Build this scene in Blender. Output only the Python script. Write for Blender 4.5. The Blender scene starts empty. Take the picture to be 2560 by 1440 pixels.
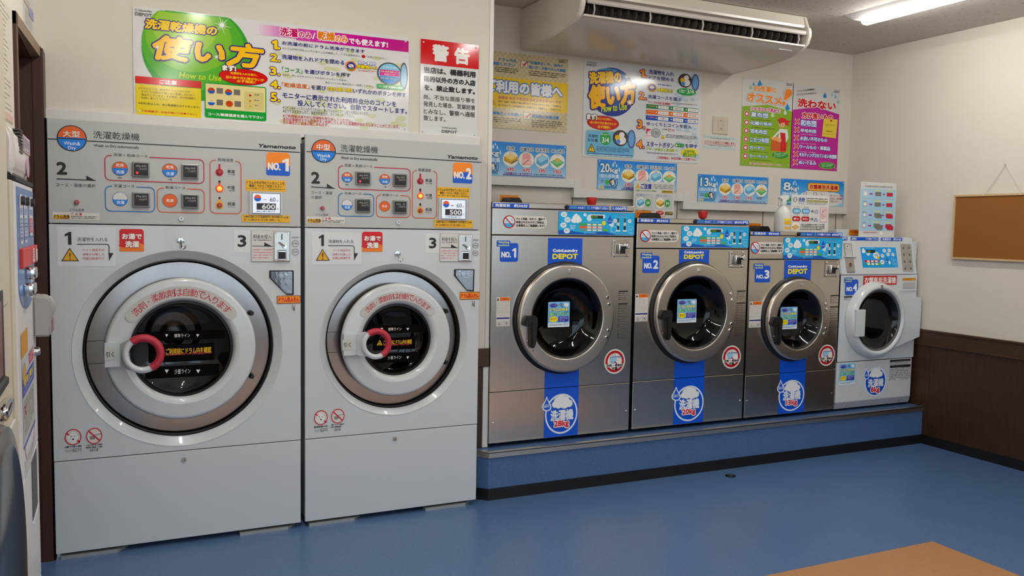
import bpy, bmesh, math, random
from mathutils import Vector, Matrix
random.seed(7)
R = math.radians
SC = bpy.context.scene
COL = SC.collection

# ---------------------------------------------------------------- camera
CAM = Vector((0.8887, -4.2863, 1.554)); YAW, PITCH, ROLL, FOC = -0.4410, -0.0714, 0.0173, 2114.7
_fw = Vector((-math.sin(YAW)*math.cos(PITCH), math.cos(YAW)*math.cos(PITCH), math.sin(PITCH)))
_rt = Vector((math.cos(YAW), math.sin(YAW), 0)); _up = _rt.cross(_fw)
RT = _rt*math.cos(ROLL) + _up*math.sin(ROLL); UP = -_rt*math.sin(ROLL) + _up*math.cos(ROLL); FW = _fw
cd = bpy.data.cameras.new('camera'); cam = bpy.data.objects.new('camera', cd); COL.objects.link(cam)
cd.sensor_width = 36; cd.lens = FOC/2560*36; cd.clip_start = 0.05
mw = Matrix((RT, UP, -FW)).transposed().to_4x4(); mw.translation = CAM; cam.matrix_world = mw
SC.camera = cam
SC.view_settings.view_transform = 'Standard'; SC.view_settings.look = 'None'
SC.view_settings.exposure = 0.0; SC.view_settings.gamma = 1.0; SC.view_settings.use_curve_mapping = False
# ---------------------------------------------------------------- daylight outside the shop front
W = bpy.data.worlds.new('world'); SC.world = W; W.use_nodes = True
W.node_tree.nodes['Background'].inputs[0].default_value = (0.72, 0.84, 1.0, 1)
W.node_tree.nodes['Background'].inputs[1].default_value = 2.8
LED_POWER = 42.0          # strength of the ceiling tubes (their builder is below)

# main measures (metres)
YD, YW, YB, YR, XR, ZC, ZP = 0.0, 0.1215, 0.857, 0.90, 6.338, 2.9965, 0.2805
YP = 0.14                # wall above the washer-dryers

# ---------------------------------------------------------------- helpers
def lin(h):
    h = h.lstrip('#'); c = [int(h[i:i+2], 16)/255 for i in (0, 2, 4)]
    return tuple(x/12.92 if x <= .04045 else ((x+.055)/1.055)**2.4 for x in c)
MATS = {}
def mat(name, col, rough=.5, metal=0., spec=.5, emit=0., coat=0., bump=None, var=0., aniso=0.):
    if name in MATS: return MATS[name]
    m = bpy.data.materials.new(name); m.use_nodes = True; MATS[name] = m
    nt = m.node_tree; b = nt.nodes['Principled BSDF']
    c = lin(col) if isinstance(col, str) else col
    b.inputs['Base Color'].default_value = (*c, 1); b.inputs['Roughness'].default_value = rough
    b.inputs['Metallic'].default_value = metal; b.inputs['Specular IOR Level'].default_value = spec
    b.inputs['Coat Weight'].default_value = coat; b.inputs['Anisotropic'].default_value = aniso
    if emit: b.inputs['Emission Color'].default_value = (*c, 1); b.inputs['Emission Strength'].default_value = emit
    if bump or var:
        tc = nt.nodes.new('ShaderNodeTexCoord'); mp = nt.nodes.new('ShaderNodeMapping'); nz = nt.nodes.new('ShaderNodeTexNoise')
        sc, st = (bump[0], bump[1]) if bump else ((6, 6, 6), 0)
        mp.inputs['Scale'].default_value = sc; nz.inputs['Detail'].default_value = 4
        nt.links.new(tc.outputs['Object'], mp.inputs[0]); nt.links.new(mp.outputs[0], nz.inputs[0])
        if st:
            bp = nt.nodes.new('ShaderNodeBump'); bp.inputs['Strength'].default_value = st; bp.inputs['Distance'].default_value = .002
            nt.links.new(nz.outputs[0], bp.inputs['Height']); nt.links.new(bp.outputs[0], b.inputs['Normal'])
        if var:
            mx = nt.nodes.new('ShaderNodeMix'); mx.data_type = 'RGBA'; cr = nt.nodes.new('ShaderNodeMapRange')
            cr.inputs['From Min'].default_value = .35; cr.inputs['From Max'].default_value = .65
            mx.inputs[6].default_value = (*[x*(1-var) for x in c], 1); mx.inputs[7].default_value = (*[min(1, x*(1+var)) for x in c], 1)
            nt.links.new(nz.outputs[0], cr.inputs[0]); nt.links.new(cr.outputs[0], mx.inputs[0]); nt.links.new(mx.outputs[2], b.inputs['Base Color'])
    return m
def ink(h, rough=.35):
    c = lin(h); g = sum(c)/3; c = tuple(min(1., max(0., g+(x-g)*1.18)) for x in c)
    return mat('ink_%s_%d' % (h.lstrip('#'), int(rough*100)), c, rough, spec=.5)
def wpos(o):
    p = Vector((0, 0, 0))
    while o: p += o.location; o = o.parent
    return p
def link(name, me, parent=None, loc=None):
    o = bpy.data.objects.new(name, me); COL.objects.link(o)
    if parent: o.parent = parent
    if loc is not None: o.location = loc
    return o
def thing(name, label, cat, loc, group=None):
    o = link(name, None, None, Vector(loc)); o.empty_display_size = .1
    return tag(o, label, cat, group)
def tag(o, label, cat, group=None):
    o['label'] = label; o['category'] = cat
    if group: o['group'] = group
    return o
def struct(o): o['kind'] = 'structure'; return o
def obj(name, bm, mats, parent=None, smooth=False, lab=None):
    """bm is in world coordinates; the object's origin is its parent's origin"""
    if not isinstance(mats, (list, tuple)): mats = [mats]
    off = wpos(parent) if parent else Vector((0, 0, 0))
    if off.length: bmesh.ops.translate(bm, verts=bm.verts, vec=-off)
    me = bpy.data.meshes.new(name); bm.to_mesh(me); bm.free()
    for m in mats: me.materials.append(m)
    if smooth is not False:
        me.polygons.foreach_set('use_smooth', [True]*len(me.polygons))
        me.set_sharp_from_angle(angle=R(35 if smooth is True else smooth))
    o = link(name, me, parent)
    if lab: o['label'] = lab
    return o
def B(): return bmesh.new()
def bx(bm, x0, x1, y0, y1, z0, z1, bev=0, seg=2, mi=0):
    x0, x1 = sorted((x0, x1)); y0, y1 = sorted((y0, y1)); z0, z1 = sorted((z0, z1))
    vs = [bm.verts.new((x, y, z)) for x in (x0, x1) for y in (y0, y1) for z in (z0, z1)]
    fs = [bm.faces.new([vs[i] for i in q]) for q in ((0,1,3,2),(4,6,7,5),(0,4,5,1),(2,3,7,6),(0,2,6,4),(1,5,7,3))]
    for f in fs: f.material_index = mi
    if bev:
        es = list({e for f in fs for e in f.edges})
        r = bmesh.ops.bevel(bm, geom=es, offset=bev, segments=seg, profile=.6, affect='EDGES')
        for f in r['faces']: f.material_index = mi
    return bm
def box(*a, **k): return bx(B(), *a, **k)
def prism(bm, pts, d, mi=0):
    """pts: 3D polygon, extruded by vector d"""
    d = Vector(d); a = [bm.verts.new(Vector(p)) for p in pts]; b = [bm.verts.new(Vector(p)+d) for p in pts]; n = len(a)
    fs = [bm.faces.new(a[::-1]), bm.faces.new(b)] + [bm.faces.new((a[i], a[(i+1) % n], b[(i+1) % n], b[i])) for i in range(n)]
    for f in fs: f.material_index = mi
    bmesh.ops.recalc_face_normals(bm, faces=fs)
    return bm
def lathe(bm, cx, cz, prof, seg=64, y0=0., mi=0, cap=False, front=False):
    """revolve (r, y) round the axis through (cx, cz) that runs along Y"""
    rows = []
    for r, y in prof:
        if r < 1e-6: rows.append([bm.verts.new((cx, y0+y, cz))]*seg)
        else: rows.append([bm.verts.new((cx+r*math.cos(2*math.pi*i/seg), y0+y, cz+r*math.sin(2*math.pi*i/seg))) for i in range(seg)])
    for a, b in zip(rows, rows[1:]):
        for i in range(seg):
            j = (i+1) % seg; q = []
            for w in (a[i], a[j], b[j], b[i]):
                if w not in q: q.append(w)
            if len(q) > 2:
                f = bm.faces.new(q); f.material_index = mi
    if cap:
        for r in (rows[0], rows[-1]):
            if len(set(r)) > 2: bm.faces.new(r).material_index = mi
    bmesh.ops.recalc_face_normals(bm, faces=bm.faces)
    if front and sum(f.normal.y*f.calc_area() for f in bm.faces) > 0: bmesh.ops.reverse_faces(bm, faces=bm.faces)
    return bm
def tube(bm, pts, r, seg=10, mi=0, caps=True):
    pts = [Vector(p) for p in pts]; rows = []; prev = None
    rr = r if isinstance(r, (list, tuple)) else [r]*len(pts)
    for i, p in enumerate(pts):
        t = (pts[min(i+1, len(pts)-1)]-pts[max(i-1, 0)]).normalized()
        a = (prev - t*prev.dot(t)) if prev else t.orthogonal()
        a.normalize(); prev = a; b = t.cross(a)
        rows.append([bm.verts.new(p+(a*math.cos(2*math.pi*k/seg)+b*math.sin(2*math.pi*k/seg))*rr[i]) for k in range(seg)])
    fs = []
    for a, b in zip(rows, rows[1:]):
        for k in range(seg): fs.append(bm.faces.new((a[k], a[(k+1) % seg], b[(k+1) % seg], b[k])))
    if caps: fs += [bm.faces.new(rows[0][::-1]), bm.faces.new(rows[-1])]
    for f in fs: f.material_index = mi
    bmesh.ops.recalc_face_normals(bm, faces=fs)
    return bm
def plate_hole(bm, x0, x1, z0, z1, cx, cz, r, y, seg=64, mi=0):
    """flat plate at depth y with a round hole"""
    an = sorted(set([2*math.pi*i/seg for i in range(seg)] + [math.atan2(z-cz, x-cx) % (2*math.pi) for x in (x0, x1) for z in (z0, z1)]))
    I, O = [], []
    for a in an:
        c, s = math.cos(a), math.sin(a); I.append(bm.verts.new((cx+r*c, y, cz+r*s)))
        k = min(((x1-cx)/c if c > 1e-9 else (x0-cx)/c if c < -1e-9 else 9e9), ((z1-cz)/s if s > 1e-9 else (z0-cz)/s if s < -1e-9 else 9e9))
        O.append(bm.verts.new((cx+k*c, y, cz+k*s)))
    n = len(an)
    for i in range(n):
        f = bm.faces.new((I[i], O[i], O[(i+1) % n], I[(i+1) % n])); f.material_index = mi
    return bm

# ---- planes that carry print; a photo position is turned into a place on a real surface of the room
class Pl:
    def __init__(s, o, S, n):
        s.o = Vector(o); s.S = Vector(S).normalized(); s.T = Vector((0, 0, 1)); s.n = Vector(n).normalized()
    def p3(s, x, y):
        d = FW + RT*((x-1280)/FOC) + UP*((720-y)/FOC); return CAM + d*((s.o-CAM).dot(s.n)/d.dot(s.n))
    def m(s, x, y):
        p = s.p3(x, y) - s.o; return (p.dot(s.S), p.dot(s.T))
    def at(s, st, h=0): return s.o + s.S*st[0] + s.T*st[1] + s.n*h
def PY(y): return Pl((0, y, 0), (1, 0, 0), (0, -1, 0))
def PXr(x): return Pl((x, 0, 0), (0, -1, 0), (-1, 0, 0))
def PXl(x): return Pl((x, 0, 0), (0, 1, 0), (1, 0, 0))
PD, PWA, PPW, PBK = PY(YD), PY(YW), PY(YP), PY(YB)

_gc = {}
def glyph(s):
    if s not in _gc:
        c = bpy.data.curves.new('t', 'FONT'); c.body = s; c.resolution_u = 2; c.fill_mode = 'FRONT'
        o = bpy.data.objects.new('t', c); me = o.to_mesh()
        vs = [(v.co.x, v.co.y) for v in me.vertices]; fs = [tuple(p.vertices) for p in me.polygons]; o.to_mesh_clear()
        bpy.data.objects.remove(o); bpy.data.curves.remove(c)
        a, b = min(v[0] for v in vs), max(v[0] for v in vs); e, f = min(v[1] for v in vs), max(v[1] for v in vs)
        _gc[s] = ([((x-a)/(b-a), (y-e)/(f-e)) for x, y in vs], fs, (b-a)/(f-e))
    return _gc[s]
_o = [(1, 0), (1, 1), (.66, 1), (.0, .80), (.08, .64), (.5, .74), (.5, 0)]
ONE = (_o, [(0, 1, 2, 5, 6), (2, 3, 4, 5)], .5)
ONED = ([(x*.62, y) for x, y in _o]+[(.86+.14*math.cos(R(a)), .1+.1*math.sin(R(a))) for a in range(0, 360, 30)], [(0, 1, 2, 5, 6), (2, 3, 4, 5), tuple(range(7, 19))], .8)
LAY = .00035
class Pr:
    """flat print on a plane: everything drawn becomes one mesh with one material for each ink"""
    def __init__(s, pl, fr=None, rough=.35, h=.0006):
        s.pl, s.rough, s.h = pl, rough, h; s.V, s.F, s.I, s.inks = [], [], [], []
        s.m = fr or pl.m; s.px = True
    def sub(s, x0, y0, x1, y1):
        """switch to a box frame: (0,0) top left to (1,1) bottom right of the box given in the current frame"""
        a, b = s.m(x0, y0), s.m(x1, y1); q = Pr(s.pl, None, s.rough, s.h)
        q.V, q.F, q.I, q.inks = s.V, s.F, s.I, s.inks; q.px = False
        q.m = lambda u, v: (a[0]+(b[0]-a[0])*u, a[1]+(b[1]-a[1])*v); return q
    def face(s, st, col, l, extra=0.):
        if col not in s.inks: s.inks.append(col)
        n = len(s.V); h = s.h + l*LAY + extra + (len(s.F) % 40)*4e-6
        s.V += [s.pl.at(p, h) for p in st]; s.F.append(tuple(range(n, n+len(st)))); s.I.append(s.inks.index(col))
    def poly(s, pts, col, l=1): s.face([s.m(*p) for p in pts], col, l)
    def bb(s, x0, y0, x1, y1):
        (a, d), (b, c) = s.m(x0, y0), s.m(x1, y1); h = d-s.m(x0, y1)[1]
        return (a, d), (b, c if d-c > .13*h else d-h)
    def rect(s, x0, y0, x1, y1, col, l=1, r=0.):
        (a, d), (b, c) = s.bb(x0, y0, x1, y1)     # a<b, c<d
        if r <= 0: return s.face([(a, c), (b, c), (b, d), (a, d)], col, l)
        r = r*min(b-a, d-c); P = []
        for cx, cy, t in ((b-r, c+r, -90), (b-r, d-r, 0), (a+r, d-r, 90), (a+r, c+r, 180)):
            P += [(cx+r*math.cos(R(t+k*15)), cy+r*math.sin(R(t+k*15))) for k in range(7)]
        s.face(P, col, l)
    def _e(s, x0, y0, x1, y1, k=1., t0=0, t1=360, n=36):
        (a, d), (b, c) = s.m(x0, y0), s.m(x1, y1); N = max(3, int(n*abs(t1-t0)/360)); full = abs(t1-t0) >= 360
        return [((a+b)/2+(b-a)/2*k*math.cos(R(t0+(t1-t0)*i/N)), (c+d)/2+(d-c)/2*k*math.sin(R(t0+(t1-t0)*i/N))) for i in range(N+(0 if full else 1))]
    def ell(s, x0, y0, x1, y1, col, l=1, t0=0, t1=360, n=36): s.face(s._e(x0, y0, x1, y1, 1, t0, t1, n), col, l)
    def ring(s, x0, y0, x1, y1, w, col, l=1, t0=0, t1=360):
        o, i = s._e(x0, y0, x1, y1, 1, t0, t1), s._e(x0, y0, x1, y1, 1-w, t0, t1); n = len(o)
        for k in range(n if abs(t1-t0) >= 360 else n-1): s.face([o[k], o[(k+1) % n], i[(k+1) % n], i[k]], col, l)
    def line(s, pts, w, col, l=1, closed=False):
        """w in metres"""
        q = [Vector(s.m(*p)) for p in pts]
        s.sline(q, w, col, l, closed)
    def sline(s, q, w, col, l=1, closed=False):
        q = [Vector(p) for p in q]; n = len(q)
        for i in range(n if closed else n-1):
            a, b = q[i], q[(i+1) % n]; d = (b-a)
            if d.length < 1e-7: continue
            d.normalize(); p = Vector((-d.y, d.x))*w/2; e = d*w*.25
            s.face([a-e-p, b+e-p, b+e+p, a-e+p], col, l, (i % 2)*2e-5)
    def rrect(s, x0, y0, x1, y1, w, r, col, l=1, gap=None):
        """rounded outline; gap = (xa, xb) left open along the top edge"""
        (a, d), (b, c) = s.m(x0, y0), s.m(x1, y1); P = []
        for cx, cy, t in ((a+r, d-r, 90), (a+r, c+r, 180), (b-r, c+r, 270), (b-r, d-r, 0)):
            P += [(cx+r*math.cos(R(t+k*15)), cy+r*math.sin(R(t+k*15))) for k in range(7)]
        if gap:
            ga, gb = s.m(gap[0], y0)[0], s.m(gap[1], y0)[0]; s.sline([(ga, d)]+P+[(gb, d)], w, col, l)
        else: s.sline(P, w, col, l, True)
    def _put(s, g, f, col, h):
        if col not in s.inks: s.inks.append(col)
        k = s.inks.index(col); n = len(s.V); s.V += [s.pl.at(f(u, v), h) for u, v in g[0]]
        for q in g[1]: s.F.append(tuple(n+i for i in q)); s.I.append(k)
    def text(s, t, x0, y0, x1, y1, col, l=2, b=0., ol=(), sk=0., rot=0.):
        """ink box in the frame; b = boldness and outline widths as parts of the height"""
        (a, d), (e, c) = s.bb(x0, y0, x1, y1); H = d-c; g = ONE if t == '1' else ONED if t == '1.' else glyph(t)
        if g is ONE: b = 0.
        nat = (e-a)/g[2]
        if s.px and not sk and not rot and H < .65*nat and len(t) > 2: c = d-.92*nat; H = d-c
        mid = Vector(((a+e)/2, (c+d)/2)); cr, sr = math.cos(R(rot)), math.sin(R(rot))
        i = b*H*.9; a, e, c2, d2 = a+i, e-i, c+i, d-i
        def f(dx, dy):
            def q(u, v):
                p = Vector((a+u*(e-a)+sk*(v-.5)*H+dx, c2+v*(d2-c2)+dy))-mid
                return (mid.x+p.x*cr-p.y*sr, mid.y+p.x*sr+p.y*cr)
            return q
        def spread(w, colr, h, n):
            if w <= 0: return s._put(g, f(0, 0), colr, h)
            for k in range(n): s._put(g, f(w*math.cos(2*math.pi*k/n), w*math.sin(2*math.pi*k/n)), colr, h+k*6e-6)
            s._put(g, f(0, 0), colr, h+n*6e-6)
        h = s.h+l*LAY
        for k, (oc, ow) in enumerate(ol): spread((b+ow)*H, oc, h-(k+1)*.5*LAY, 10)
        spread(b*H, col, h, 8 if b > .03 else 5)
    def arc(s, t, cx, cy, r, a0, a1, hh, col, l=2, b=0.):
        """letters along an arc: centre and radius in (s, t) metres, angles in degrees"""
        n = len(t)
        for i, ch in enumerate(t):
            if ch in ' 　': continue
            an = R(a0+(a1-a0)*i/(n-1)); g = glyph(ch); w = hh*min(1., g[2]); h2 = hh if g[2] < 1.6 else hh*.35
            if ch == '・': w = h2 = hh*.18
            o = Vector((cx+r*math.cos(an), cy+r*math.sin(an))); ux = Vector((math.sin(an), -math.cos(an))); uy = Vector((math.cos(an), math.sin(an)))
            for k in range(3 if b else 1):
                e = b*hh*(k-1) if b else 0
                s._put(g, lambda u, v: tuple(o+ux*((u-.5)*w+e)+uy*((v-.5)*h2)), col, s.h+l*LAY+k*6e-6)
    def dash(s, x0, y0, x1, y1, col, l=2, rows=1, fill=.55):
        """rows of print too fine to read: runs of short strokes"""
        (a, d), (b, c) = s.bb(x0, y0, x1, y1); rh = max((d-c)/rows, .001)
        for k in range(rows):
            t1 = d-k*rh; t0 = t1-rh*fill; x = a; e = b if (k < rows-1 or rows == 1) else a+(b-a)*random.uniform(.6, 1)
            u = rh*fill
            while x < e:
                w = random.uniform(.5, 1.6)*u; x2 = min(e, x+w)
                if random.random() < .5: s.face([(x, t0), (x2, t0), (x2, t1), (x, t1)], col, l)
                else:
                    z = t0+(t1-t0)*random.choice((.3, .5)); s.face([(x, z), (x2, z), (x2, z+u*.28), (x, z+u*.28)], col, l)
                    xx = (x+x2)/2; s.face([(xx, t0), (xx+u*.22, t0), (xx+u*.22, t1), (xx, t1)], col, l)
                x = x2+u*random.uniform(.12, .3)
    def build(s, name, parent, lab=None):
        off = wpos(parent) if parent else Vector((0, 0, 0))
        me = bpy.data.meshes.new(name); me.from_pydata([v-off for v in s.V], [], s.F)
        for c in s.inks: me.materials.append(ink(c, s.rough) if c[0] == '#' else MATS[c])
        me.polygons.foreach_set('material_index', s.I); me.update()
        o = link(name, me, parent)
        if lab: o['label'] = lab
        return o
def board(name, label, pl, tl, br, th, col, cat='poster', group=None, rough=.35, pins=True, pinc='#c8c8c8'):
    """a sheet or sign fixed flat to plane pl; returns (object, Pr on its face)"""
    (a, d), (b, c) = pl.m(*tl), pl.m(*br)
    bm = B(); prism(bm, [pl.at(p, 0) for p in ((a, c), (b, c), (b, d), (a, d))], pl.n*th)
    base = pl.at(((a+b)/2, c)); root = thing(name, label, cat, base, group)
    obj('sheet', bm, ink(col, rough), root)
    if pins:
        i = min(b-a, d-c)*.03+.006
        for x in (a+i, b-i):
            for z in (c+i, d-i):
                p = pl.at((x, z), th); q = B(); tube(q, [p, p+pl.n*.003, p+pl.n*.0045], [.005, .005, .0015], 10); obj('pin', q, mat('pin', pinc, .3, .6), root, smooth=True)
    return root, Pr(Pl(pl.o+pl.n*th, pl.S, pl.n), pl.m, rough)
# ================================================================ materials of the setting
def speckle(name, base, dark, light, rough=.32, scale=110):
    if name in MATS: return MATS[name]
    m = mat(name, base, rough, spec=.45); nt = m.node_tree; b = nt.nodes['Principled BSDF']
    tc = nt.nodes.new('ShaderNodeTexCoord'); prev = None
    for i, (c, sc, th) in enumerate(((dark, scale*.55, .16), (light, scale, .17), (dark, scale*1.7, .2), (light, scale*.4, .10))):
        v = nt.nodes.new('ShaderNodeTexVoronoi'); v.inputs['Scale'].default_value = sc; v.inputs['Randomness'].default_value = 1
        nt.links.new(tc.outputs['Object'], v.inputs['Vector'])
        lt = nt.nodes.new('ShaderNodeMath'); lt.operation = 'LESS_THAN'; lt.inputs[1].default_value = th; nt.links.new(v.outputs['Distance'], lt.inputs[0])
        mu = nt.nodes.new('ShaderNodeMath'); mu.operation = 'MULTIPLY'; mu.inputs[1].default_value = .7; nt.links.new(lt.outputs[0], mu.inputs[0])
        mx = nt.nodes.new('ShaderNodeMix'); mx.data_type = 'RGBA'; mx.inputs[6].default_value = (*lin(base), 1); mx.inputs[7].default_value = (*lin(c), 1)
        if prev: nt.links.new(prev, mx.inputs[6])
        nt.links.new(mu.outputs[0], mx.inputs[0]); prev = mx.outputs[2]
    nt.links.new(prev, b.inputs['Base Color'])
    nz = nt.nodes.new('ShaderNodeTexNoise'); nz.inputs['Scale'].default_value = 30; bp = nt.nodes.new('ShaderNodeBump'); bp.inputs['Strength'].default_value = .03; bp.inputs['Distance'].default_value = .002
    nt.links.new(tc.outputs['Object'], nz.inputs['Vector']); nt.links.new(nz.outputs[0], bp.inputs['Height']); nt.links.new(bp.outputs[0], b.inputs['Normal'])
    return m
M_FLOOR = speckle('blue_vinyl', '#4d6a94', '#334a70', '#8098bb')
M_INLAY = speckle('orange_vinyl', '#b28052', '#98683c', '#ceA57a')
M_WALL = mat('wallpaper', '#dbd5c8', .7, spec=.2, bump=((60, 60, 25), .25), var=.015)
M_TRIM = mat('white_trim', '#dcdad4', .45)
M_WOOD = mat('dark_wood', '#3c2612', .38, bump=((14, 14, 1.2), .12), var=.22)
M_RAIL = mat('dark_rail', '#452c18', .4, bump=((2, 2, 22), .08), var=.12)
M_JAMB = mat('dark_jamb', '#442417', .42, bump=((30, 30, 2), .1), var=.1)
M_BASE = mat('black_base', '#141211', .4)
M_STEEL = mat('brushed_steel', '#d2cabe', .23, 1., bump=((2, 60, 240), .05), aniso=.5)
M_CHROME = mat('chrome', '#d8d8d8', .08, 1.)
M_WHITE = mat('white_enamel', '#cfd4d5', .25, spec=.5, coat=.3)
M_GREY = mat('grey_panel', '#bfc1bf', .4, spec=.4)
M_BLACK = mat('black_rubber', '#0d0d0d', .45)
M_DRUM = mat('dark_drum', '#6a6663', .3, 1.)
M_CAV = mat('dark_cavity', '#171514', .6)
# ceiling board with small worm-holes
m = mat('ceiling_board', '#cbc4ba', .85, spec=.1); nt = m.node_tree
tc = nt.nodes.new('ShaderNodeTexCoord'); mp = nt.nodes.new('ShaderNodeMapping'); mp.inputs['Scale'].default_value = (42, 14, 1)
vo = nt.nodes.new('ShaderNodeTexVoronoi'); vo.inputs['Scale'].default_value = 1.; nz = nt.nodes.new('ShaderNodeTexNoise'); nz.inputs['Scale'].default_value = 3
ad = nt.nodes.new('ShaderNodeVectorMath'); ad.operation = 'ADD'
lt = nt.nodes.new('ShaderNodeMath'); lt.operation = 'LESS_THAN'; lt.inputs[1].default_value = .16
mx = nt.nodes.new('ShaderNodeMix'); mx.data_type = 'RGBA'; mx.inputs[6].default_value = (*lin('#cbc4ba'), 1); mx.inputs[7].default_value = (*lin('#958c81'), 1)
nt.links.new(tc.outputs['Object'], mp.inputs[0]); nt.links.new(mp.outputs[0], ad.inputs[0]); nt.links.new(nz.outputs['Color'], ad.inputs[1]); nt.links.new(tc.outputs['Object'], nz.inputs['Vector'])
nt.links.new(ad.outputs[0], vo.inputs['Vector']); nt.links.new(vo.outputs['Distance'], lt.inputs[0]); nt.links.new(lt.outputs[0], mx.inputs[0]); nt.links.new(mx.outputs[2], nt.nodes['Principled BSDF'].inputs['Base Color'])
M_CEIL = m
def glassmat(name, tint, ior=1.5, rough=.0):
    m = bpy.data.materials.new(name); m.use_nodes = True; MATS[name] = m; nt = m.node_tree; nt.nodes.clear()
    o = nt.nodes.new('ShaderNodeOutputMaterial'); mx = nt.nodes.new('ShaderNodeMixShader'); fr = nt.nodes.new('ShaderNodeFresnel'); fr.inputs[0].default_value = ior
    t = nt.nodes.new('ShaderNodeBsdfTransparent'); t.inputs[0].default_value = (*tint, 1); g = nt.nodes.new('ShaderNodeBsdfGlossy'); g.inputs['Roughness'].default_value = rough
    for a, b in ((fr.outputs[0], mx.inputs[0]), (t.outputs[0], mx.inputs[1]), (g.outputs[0], mx.inputs[2]), (mx.outputs[0], o.inputs[0])): nt.links.new(a, b)
    return m
M_GLASS = glassmat('door_glass', (.78, .78, .79)); M_PANE = glassmat('window_glass', (.92, .95, .96)); M_CLEAR = glassmat('clear_plastic', (.8, .82, .82), 1.3, .15)

# ================================================================ the room
YF = -7.2
def lx(y): return .600+.045*y            # the left wall runs slightly askew
XL0 = lx(YF)
struct(obj('floor', box(-1.2, XR+.3, YF-.2, 1.2, -.1, 0), M_FLOOR))
fl = bpy.data.objects['floor']
obj('inlay', box(1.0, 4.63, -5.6, -1.412, -.002, .0012), M_INLAY, fl, lab='tan speckled vinyl sheet let into the blue floor')
struct(obj('ceiling', box(-1.2, XR+.3, YF-.2, 1.2, ZC, ZC+.1), M_CEIL))
# back wall: lower recess wall and the boxed-out upper wall with a stepped lower edge
bw = struct(obj('wall_back', box(2.6, XR+.1, YR, YR+.15, 0, ZC), M_WALL))
TN = [0]
steps = [(2.7, 3.775, 1.835), (3.775, 4.70, 1.770), (4.70, XR, 1.712)]
for a, b, z in steps:
    obj('upper_panel', box(a, b, YB, YR+.01, z+.055, ZC), M_WALL, bw)
    TN[0] += 1; struct(obj('trim_%d' % TN[0], box(a, b, YB-.006, YR+.01, z, z+.055), M_TRIM))
for a, b in ((3.775, 1.77), (4.70, 1.712)):
    TN[0] += 1; struct(obj('trim_%d' % TN[0], box(a-.0015, a+.05, YB-.0075, YR+.01, b-.001, b+.12), M_TRIM))
for x in (3.79, 4.68, 5.50, 6.27):
    obj('panel_joint', box(x-.003, x+.003, YR-.002, YR+.001, .9, 1.8), mat('joint', '#6a5c40', .7), bw)
# wall above the washer-dryers, with the pier beside them
wm = struct(obj('wall_middle', box(.45, 2.815, YP, YP+.10, 2.0, ZC), M_WALL))
obj('pier', box(2.735, 2.815, YP, YP+.10, .86, 2.0), M_WALL, wm)
obj('pier_panel', box(2.735, 2.80, YP+.004, YP+.10, ZP, .76), M_WOOD, wm)
obj('pier_rail', box(2.735, 2.837, YP-.012, YP+.10, .752, .86, .004), M_RAIL, wm)
obj('corner_trim', box(2.812, 2.836, YP-.004, YR, .86, ZC), M_TRIM, wm)
obj('corner_trim', box(2.803, 2.836, YP-.004, YR, ZP, .752), M_TRIM, wm)
TN[0] += 1; struct(obj('trim_%d' % TN[0], box(.60, 2.75, YP-.03, YP+.05, 1.96, 2.055, .003), M_TRIM))
# right wall with wainscot
wr = struct(obj('wall_right', box(XR, XR+.1, YF-.1, YR+.1, 0, ZC), M_WALL))
for i in range(9):
    y1 = YR-.91*i; obj('wainscot_panel', box(XR-.008, XR+.01, y1-.908, y1, .05, .76), M_WOOD, wr)
obj('chair_rail', box(XR-.018, XR+.01, YF, YR, .742, .845, .003), M_RAIL, wr)
obj('chair_rail_cap', box(XR-.026, XR+.01, YF, YR, .838, .853, .003), M_RAIL, wr)
obj('chair_rail_bead', box(XR-.022, XR+.01, YF, YR, .735, .748, .003), M_RAIL, wr)
struct(obj('baseboard_right', box(XR-.014, XR+.01, YF, .03, 0, .068), M_BASE))
# platform under the washers
pf = struct(obj('floor_platform', prism(B(), [(2.736, .10, 0), (2.80, .035, 0), (XR, .035, 0), (XR, YR, 0), (2.736, YR, 0)], (0, 0, ZP-.004)), M_FLOOR))
obj('kick_strip', prism(B(), [(2.734, .10, 0), (2.797, .028, 0), (XR, .028, 0), (XR, .04, 0), (2.81, .04, 0), (2.75, .10, 0)], (0, 0, .0665)), M_BASE, pf)
nose = B()
prism(nose, [(2.733, .10, ZP-.034), (2.798, .024, ZP-.034), (XR, .024, ZP-.034), (XR, .045, ZP-.034), (2.81, .045, ZP-.034), (2.75, .105, ZP-.034)], (0, 0, .03))
prism(nose, [(2.733, .10, ZP-.008), (2.798, .024, ZP-.008), (XR, .024, ZP-.008), (XR, .046, ZP-.008), (2.812, .046, ZP-.008), (2.752, .112, ZP-.008)], (0, 0, .009))
obj('nosing', nose, mat('nosing_metal', '#d0c8bc', .34, 1.), pf)
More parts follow.
